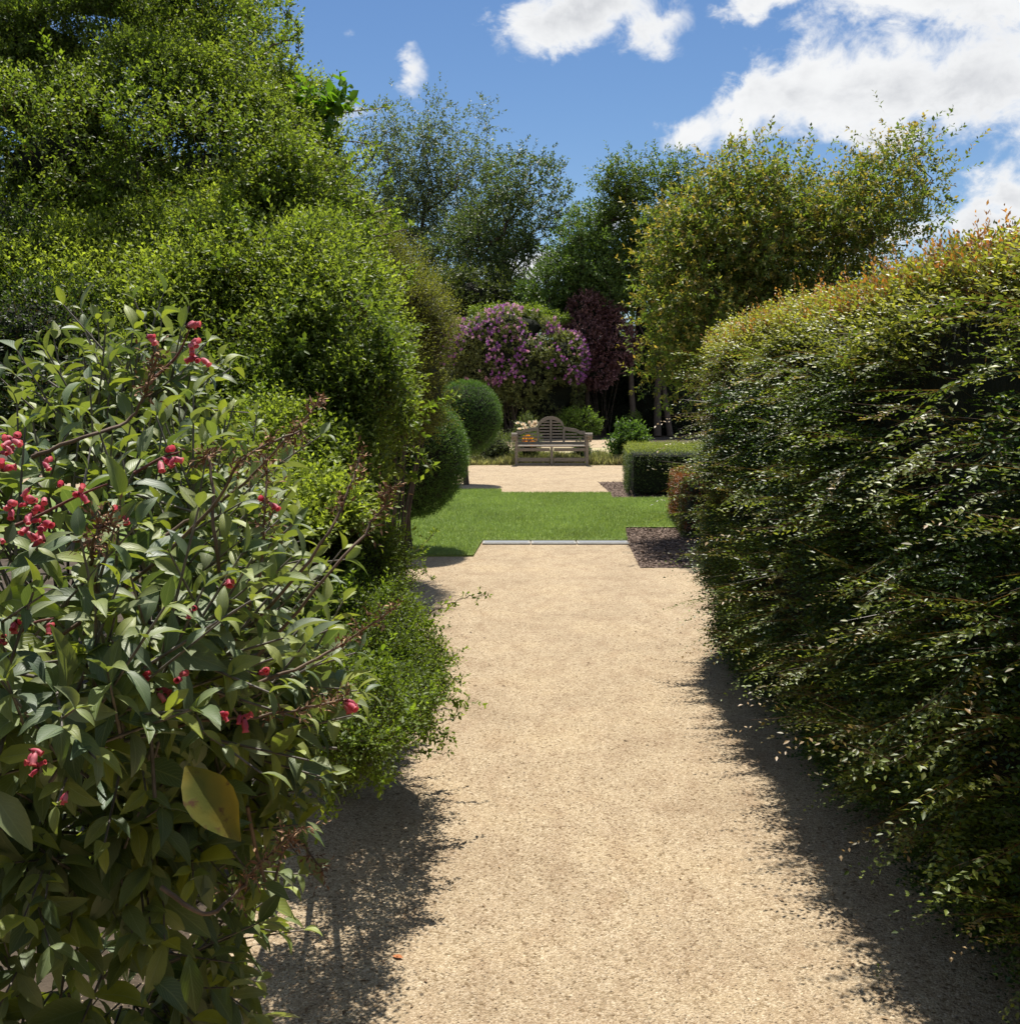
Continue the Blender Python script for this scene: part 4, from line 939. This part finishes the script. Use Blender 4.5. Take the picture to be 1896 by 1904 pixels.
# ================================================================== FLOWERING SHRUB IN FRONT
def big_leaf_mesh(k):
    r = np.random.RandomState(400 + k); ny = 7; V = []; UV = []; curl = r.uniform(.1, .75); fold = r.uniform(.25, .75); tw_ = r.uniform(-.5, .5); wf = r.uniform(.30, .44)
    ys = np.linspace(0, 1, ny)
    wd = np.array([.06, .62, .95, 1.0, .82, .45, .02]) * wf / 2
    ang = 0; y = z = 0.0
    for i, t in enumerate(ys):
        if i: a = -curl * 1.6 * (t ** 1.1) + .25; y += math.cos(a) / (ny - 1); z += math.sin(a) / (ny - 1)
        for j, u in enumerate((-1, 0, 1)):
            e = r.uniform(-.012, .012) if u else 0
            ta = tw_ * t; xx = u * wd[i]; zz = abs(u) * wd[i] * fold
            V.append((xx * math.cos(ta) - zz * math.sin(ta) + e, y, z + zz * math.cos(ta) + xx * math.sin(ta) + e)); UV.append((.5 + u * .5, t))
    V = np.array(V); i = np.arange(ny * 3).reshape(ny, 3)
    Fc = np.stack([i[:-1, :-1], i[:-1, 1:], i[1:, 1:], i[1:, :-1]], -1).reshape(-1, 4)
    return V, Fc, np.array(UV)
BL = [big_leaf_mesh(k) for k in range(10)]
LEAFC = [(.15, .20, .10), (.19, .24, .09), (.10, .15, .085), (.25, .30, .075), (.19, .23, .14)]
def flowering():
    rng = np.random.RandomState(201)
    t = thing('flowering_shrub', (-.85, 1.9, 0), 'large leaved shrub with coral pink tubular flowers in the left foreground', 'shrub')
    blobs = [E(170, 945, 2.15, 230, 85, .34), E(235, 815, 2.4, 110, 85, .28), E(285, 720, 2.45, 65, 60, .15), E(180, 1030, 1.9, 270, 130, .36), E(370, 1010, 2.2, 150, 120, .30), E(30, 1120, 1.6, 240, 150, .34), E(240, 1170, 1.7, 220, 140, .36), E(410, 1190, 1.95, 120, 110, .28),
             E(140, 1270, 1.55, 240, 120, .28), E(340, 1290, 1.8, 150, 110, .26), E(470, 1310, 2.0, 95, 70, .22), E(90, 1460, 1.9, 310, 200, .28), E(310, 1450, 2.0, 180, 180, .28), E(110, 1740, 2.0, 290, 250, .26), E(270, 1690, 2.15, 165, 240, .26)]
    # leaf pairs on shoots
    n = 690
    p, nm = blob_points(rng, blobs, n, .10, 4, .86, .35, None, 2, 203, zmin=.15)
    p = p - nm * np.abs(rng.randn(n, 1)) * .03
    low = np.clip((1.25 - p[:, 2]) / .5, 0, 1)[:, None]
    o = nrmz(nm * .65 + np.array([0, 0, 1.0]) * (.55 - .35 * low) + rng.randn(n, 3) * .38)
    pos, dr, nr, L, stems = [], [], [], [], []
    for i in range(n):
        Ls = rng.uniform(.10, .20); a = nrmz(np.cross(o[i], rng.randn(3))); b = np.cross(o[i], a)
        stems.append((np.array([p[i] - o[i] * Ls * .6, p[i] + o[i] * Ls * .3, p[i] + o[i] * Ls]), [.0028, .0022, .0014], 4))
        npair = rng.randint(4, 6)
        for j in range(npair):
            f = j / (npair - 1); q = p[i] + o[i] * Ls * (f * 1.1 - .1); ax = a if j % 2 else b
            for s in (-1, 1):
                ph = R(78 - 38 * f) + rng.randn() * .15
                d = o[i] * math.cos(ph) + ax * s * math.sin(ph) + np.array([0, 0, -.12 - .5 * low[i, 0] * (1 - f)]); d = nrmz(d + rng.randn(3) * .1)
                pos.append(q); dr.append(d); nr.append(o[i] * .5 + np.array([0, 0, .7]) + rng.randn(3) * .22)
                big_ = 1 + .35 * low[i, 0]
                L.append(rng.uniform(.05, .088) * (1.4 if rng.rand() < .18 else .95) * (1 - .42 * f) * big_)
    pos = np.array(pos); dr = nrmz(np.array(dr)); nr = np.array(nr); L = np.array(L)
    # keep leaves off the lens and out of the path view
    cl = np.linalg.norm(pos - CAM, axis=1) > .75
    pos, dr, nr, L = pos[cl], dr[cl], nr[cl], L[cl]
    sd = nrmz(np.cross(dr, nr)); nn = np.cross(sd, dr)
    # the 300 that show largest become single parts
    size = L / np.linalg.norm(pos - CAM, axis=1)
    px = 948 + pos[:, 0] / (pos[:, 1] * cp - (pos[:, 2] - 1.55) * sp) * F
    py = 952 - F * ((pos[:, 1] * sp + (pos[:, 2] - 1.55) * cp) / (pos[:, 1] * cp - (pos[:, 2] - 1.55) * sp))
    vis = (px > 0) & (py < 1900); outer = np.zeros(len(pos)); 
    for c, r in blobs: outer = np.maximum(outer, 1 - np.linalg.norm((pos - c) / r, axis=1))
    score = size * vis * np.clip(1 - outer * 2.2, .05, 1) * np.where(pos[:, 1] < 2.2, 1, .6)
    order = np.argsort(-score); top = set(order[:296].tolist())
    mcache = {}
    Vs, Fs, Cs, Us, off = [], [], [], [], 0
    for i in range(len(pos)):
        k = rng.randint(len(BL)); c = rng.randint(len(LEAFC))
        if i in top:
            if (k, c) not in mcache:
                V, Fc, U = BL[k]; me = mesh_np('leaf', V, Fc, np.tile(np.array(LEAFC[c]), (len(V), 1)), U, True); me.materials.append(M['big_leaf']); mcache[(k, c)] = me
            ob = link('leaf', mcache[(k, c)], None, t, world=False)
            Mx = Matrix(((sd[i][0], dr[i][0], nn[i][0]), (sd[i][1], dr[i][1], nn[i][1]), (sd[i][2], dr[i][2], nn[i][2])))
            ob.rotation_euler = Mx.to_euler(); ob.location = Vector([float(v) for v in pos[i]]) - t.location; ob.scale = [float(L[i])] * 3
        else:
            V, Fc, U = BL[k]; q = pos[i] + (V[:, 0:1] * sd[i] + V[:, 1:2] * dr[i] + V[:, 2:3] * nn[i]) * L[i]
            Vs.append(q); Fs.append(Fc + off); Us.append(U); Cs.append(np.tile(np.array(LEAFC[c]) * rng.uniform(.75, 1.2), (len(V), 1))); off += len(V)
    me = mesh_np('foliage', np.concatenate(Vs), np.concatenate(Fs), np.concatenate(Cs), np.concatenate(Us), True)
    tag(link('foliage', me, M['big_leaf'], t), kind='stuff')
    # yellowing leaves
    V, Fc, U = BL[2]
    for (ax_, ay, bx_, by_, D, cc, lab, k, wx) in ((345, 1425, 440, 1558, 1.22, (.24, .175, .015), 'large yellowing leaf with brown blotches hanging down', 2, 1.25), (350, 1775, 365, 1890, 1.3, (.12, .15, .03), 'drooping olive leaf near the ground', 5, 1.1), (-10, 1108, 112, 1130, 1.35, (.2, .27, .04), 'long lime green leaf at the left edge', 7, 1.0)):
        V, Fc, U = BL[k]; a, b = P(ax_, ay, D), P(bx_, by_, D - .02); d = nrmz(b - a); nrm_ = nrmz(CAM - a + np.array([0, 0, .4])); s_ = nrmz(np.cross(d, nrm_)); n_ = np.cross(s_, d); LL = np.linalg.norm(b - a)
        c_ = np.tile(np.array(cc), (len(V), 1)); q = a + (V[:, 0:1] * s_ * wx + V[:, 1:2] * d * 1.08 + V[:, 2:3] * n_ * .9) * LL
        tag(link('leaf', mesh_np('leaf', q, Fc, c_, U, True), M['yellow_leaf'] if k == 2 else M['big_leaf'], t), label=lab)
    link('stems', tubes_mesh('stems', stems), M['greytwig'], t)
    # long bare arching twigs with dead flower heads
    arcs = [([(20, 1250), (200, 1120), (380, 960), (455, 850), (560, 800)], 1.7), ([(60, 1480), (330, 1290), (560, 1060), (640, 930), (668, 850)], 1.8), ([(120, 1420), (400, 1290), (600, 1080), (700, 960), (725, 905)], 1.85),
            ([(150, 1400), (420, 1290), (560, 1240), (650, 1190), (735, 1130)], 1.8), ([(60, 850), (160, 810), (240, 780), (275, 720), (285, 660)], 1.8), ([(230, 1050), (330, 980), (430, 920), (520, 830), (600, 740)], 1.9),
            ([(370, 1300), (430, 1200), (480, 1080), (490, 960), (495, 850)], 1.8), ([(190, 1130), (170, 1060), (175, 1000), (200, 970)], 1.55), ([(100, 1420), (330, 1350), (500, 1330), (640, 1300)], 1.75),
            ([(420, 1150), (400, 1000), (390, 860), (380, 850)], 1.8), ([(300, 1650), (380, 1700), (440, 1660), (490, 1600), (560, 1540)], 1.6), ([(460, 1500), (500, 1650), (540, 1560), (600, 1620)], 2.0)]
    for j, (pp_, D) in enumerate(arcs):
        pts = np.array([P(x, y, D + .05 * math.sin(k * 1.7 + j)) for k, (x, y) in enumerate(pp_)]); pts = CAM + (pts - CAM) * .93; s_ = smooth_path(pts, 22, rng, .0012)
        br = link('branch', tubes_mesh('branch', [(s_, np.linspace(.0036, .0014, 22), 6)]), M['twig'], t)
        q = s_[-8:] if j not in (7, 10) else s_[-12:]; n_ = len(q)
        o_ = nrmz(q[-1] - q[0]) * .4 + rng.randn(n_ * 3, 3) * .8
        V, Fc, C = shoots(rng, np.repeat(q, 3, axis=0), o_, 5, .026, .013, .35, (.14, .07, .04), (.36, .20, .12), (.6, .42, .24), .4, 45, stem=.0007, stemcol=(.16, .09, .06))
        tag(link('dead_flower_head', mesh_np('dead_flower_head', V, Fc, C), M['chip'], br), kind='stuff')
    # coral flowers: tubular with flared lip
    def fl(k):
        r = np.random.RandomState(k); ts = np.array([0, .25, .55, .8, 1.0]); rr = np.array([.0028, .0048, .0056, .0044, .0062]); pts = np.stack([0 * ts, .0022 * np.sin(ts * 2.5), ts * .021], 1)
        v, f = tube(pts, rr, 7); base = np.array([(.60, .11, .16), (.70, .22, .26), (.52, .08, .13)][k % 3]); c = np.tile(base, (len(v), 1)); c[-7:] = np.array((.72, .16, .15))
        cl_, cf = tube(np.array([[0, 0, -.004], [0, 0, 0], [0, .0005, .005]]), [.0015, .0032, .0036], 6); cc = np.tile(np.array((.14, .03, .025)), (len(cl_), 1))
        me = mesh_np('flower', np.concatenate([v, cl_]), np.concatenate([f, cf + len(v)]), np.concatenate([c, cc]), smooth=True); me.materials.append(M['petal']); return me
    fm = [fl(k) for k in range(3)]
    spots = [(18, 832, 8, 22, 1.55), (40, 955, 16, 45, 1.45), (70, 985, 10, 22, 1.45), (8, 870, 3, 10, 1.5), (83, 862, 2, 5, 1.55), (110, 905, 1, 3, 1.5), (145, 915, 4, 10, 1.5), (305, 850, 4, 12, 1.7), (320, 852, 2, 5, 1.7), (360, 640, 4, 8, 1.9),
             (352, 605, 3, 5, 1.9), (362, 662, 3, 8, 1.9), (225, 955, 4, 10, 1.6), (420, 1085, 3, 6, 1.6), (500, 935, 3, 5, 1.8), (485, 1250, 3, 6, 1.6), (335, 1262, 3, 5, 1.5), (295, 1290, 4, 8, 1.5), (410, 1330, 2, 4, 1.5), (450, 1332, 4, 8, 1.55),
             (645, 1307, 4, 8, 1.75), (62, 1395, 3, 6, 1.3), (75, 1420, 4, 10, 1.3), (30, 1158, 3, 8, 1.4), (8, 1190, 3, 8, 1.4), (358, 1128, 2, 4, 1.5), (130, 1475, 2, 6, 1.3), (265, 1262, 2, 6, 1.5), (90, 1160, 2, 5, 1.4), (275, 625, 2, 4, 1.9)]
    for (x, y, k, spd, D) in spots:
        D = D - .09; s_ = (D / 1.5)
        for _ in range(k):
            a = rng.randn(2) * spd * .55; q = P(x + a[0], y + a[1], D + rng.randn() * .01)
            ob = link('flower', fm[rng.randint(3)], None, t, world=False); ob.location = Vector([float(v) for v in q]) - t.location
            d = Vector((rng.uniform(-.4, 1.0), rng.uniform(-.8, .1), rng.uniform(-.8, .5))); ob.rotation_euler = d.to_track_quat('Z', 'Y').to_euler(); ob.scale = [rng.uniform(.55, .88) * s_] * 3
    # flower spike stalks
    stalkm = plain('red_stalk', (.12, .05, .04), (.2, .09, .07), 60)
    for pth, D in (([(10, 985), (70, 960), (150, 920), (200, 900)], 1.42), ([(250, 880), (300, 852), (335, 840)], 1.62), ([(290, 700), (330, 660), (355, 605)], 1.83), ([(20, 1190), (60, 1160), (100, 1150)], 1.32)):
        link('flower_stalk', tubes_mesh('flower_stalk', [(smooth_path([P(x, y, D) for x, y in pth], 12), np.linspace(.003, .0012, 12), 5)]), stalkm, t)
flowering()

# ================================================================== LITTER ON THE PATH
rng = np.random.RandomState(301)
fall = [(738, 1440, (.30, .20, .13), 'curled brown fallen leaf at the foot of the spreading shrub'), (700, 1452, (.34, .24, .16), 'pale brown fallen leaf under the spreading shrub'), (740, 1782, (.40, .15, .06), 'orange fallen leaf in the dappled shade bottom left of the path'),
        (1468, 1541, (.34, .22, .13), 'small dry curled leaf by the hedge shadow edge'), (772, 1462, (.22, .14, .09), 'dark curled fallen leaf on the gravel right of the shrub foot'), (1530, 1575, (.38, .24, .14), 'reddish dry leaf scrap inside the hedge shadow edge')]
for k, (x, y, c, lab) in enumerate(fall):
    V, Fc, U = BL[k]; g_ = G(x, y); s_ = .035 if k < 3 else .026; a = rng.rand() * 6.28; q = np.array([V[:, 0] * 1.2, V[:, 1] - .5, np.abs(V[:, 2]) * .5]).T * s_
    q = np.stack([q[:, 0] * math.cos(a) - q[:, 1] * math.sin(a), q[:, 0] * math.sin(a) + q[:, 1] * math.cos(a), q[:, 2] + .003], 1) + g_
    tag(link('fallen_leaf', mesh_np('fallen_leaf', q, Fc, np.tile(np.array(c), (len(V), 1)), None, True), M['chip']), lab, 'leaf', 'fallen leaves on the path')
n = 420
side = rng.rand(n) < .5
yy = 2.4 + 5.5 * rng.rand(n); xx = np.where(side, -.28 - .30 * rng.rand(n) + .1 * rng.randn(n), 1.05 + .10 * rng.randn(n)); k_ = rng.rand(n) < .1; xx[k_] = -.2 + 1.2 * rng.rand(k_.sum())
pp = np.stack([xx, yy, np.full(n, .004)], 1); th = rng.rand(n) * 6.28; sz = .008 + .016 * rng.rand(n)
V, Fc, C = leaves('', pp, np.stack([np.cos(th), np.sin(th), .15 * rng.randn(n)], 1), np.stack([.3 * rng.randn(n), .3 * rng.randn(n), np.ones(n)], 1), sz, sz * .45, palette(rng, n, (.12, .075, .045), (.34, .24, .14)), T_HEX)
tag(link('leaf_litter', mesh_np('leaf_litter', V, Fc, C), M['chip']), 'tiny dry brown leaf litter along both edges of the gravel path', 'leaf litter', kind='stuff')
n = 70; yy = 2.3 + 6 * rng.rand(n); xx = -.35 + 1.45 * rng.rand(n); th = rng.rand(n) * 6.28; sz = .02 + .05 * rng.rand(n) ** 2
V, Fc, C = leaves('', np.stack([xx, yy, np.full(n, .004)], 1), np.stack([np.cos(th), np.sin(th), .05 * rng.randn(n)], 1), np.tile([0, 0, 1.0], (n, 1)), sz, np.full(n, .0022), palette(rng, n, (.08, .055, .035), (.22, .16, .11)), T_STEM)
tag(link('twig_litter', mesh_np('twig_litter', V, Fc, C), M['chip']), 'scattered thin dry twig bits on the gravel path', 'twigs', kind='stuff')
sd_ = G(1632, 1822); n = 7
V, Fc, C = shoots(rng, np.tile(sd_, (1, 1)), np.array([[0, 0, 1.0]]), 8, .035, .014, .4, (.10, .18, .04), (.16, .26, .06), None, 0, 60, T=T_HEX, stem=.0008)
tag(link('seedling', mesh_np('seedling', V, Fc, C), M['leaf']), 'tiny green seedling growing in the gravel near the hedge shadow', 'seedling')

# ================================================================== UNSEEN LEAFY MASSES ADDED TO BLOCK SKY LIGHT
rng = np.random.RandomState(401)
for (lab, c_, r_) in (('added unseen leafy mass on the left behind the viewpoint, blocks sky light', (-2.6, -2.6, 1.6), (1.3, 3.2, 2.6)), ('added unseen leafy mass on the right behind the viewpoint, blocks sky light', (2.6, -2.6, 1.0), (1.2, 3.1, 1.9)),
                      ('added unseen broad leafy mass across the path behind the viewpoint, blocks sky light', (0, -10, 2.6), (7, 1.8, 4.6)), ('added unseen leafy mass beyond the right hedge, blocks sky light', (6.5, 1.5, 1.4), (2.2, 4.5, 2.0))):
    shrub('sky_blocker', lab, 'hedge', (c_[0], c_[1], 0), [(np.array(c_), np.array(r_))], rng, 1300, m=6, L=.35, leaf=.16, width=.5, c0=(.03, .055, .015), c1=(.07, .11, .03), mat='far_leaf', core=.95, amp=.12, freq=.8, depth=.1, seed=int(abs(c_[0]) * 7 + 3), T=T_DIA, back=1, stem=0, stems=False)
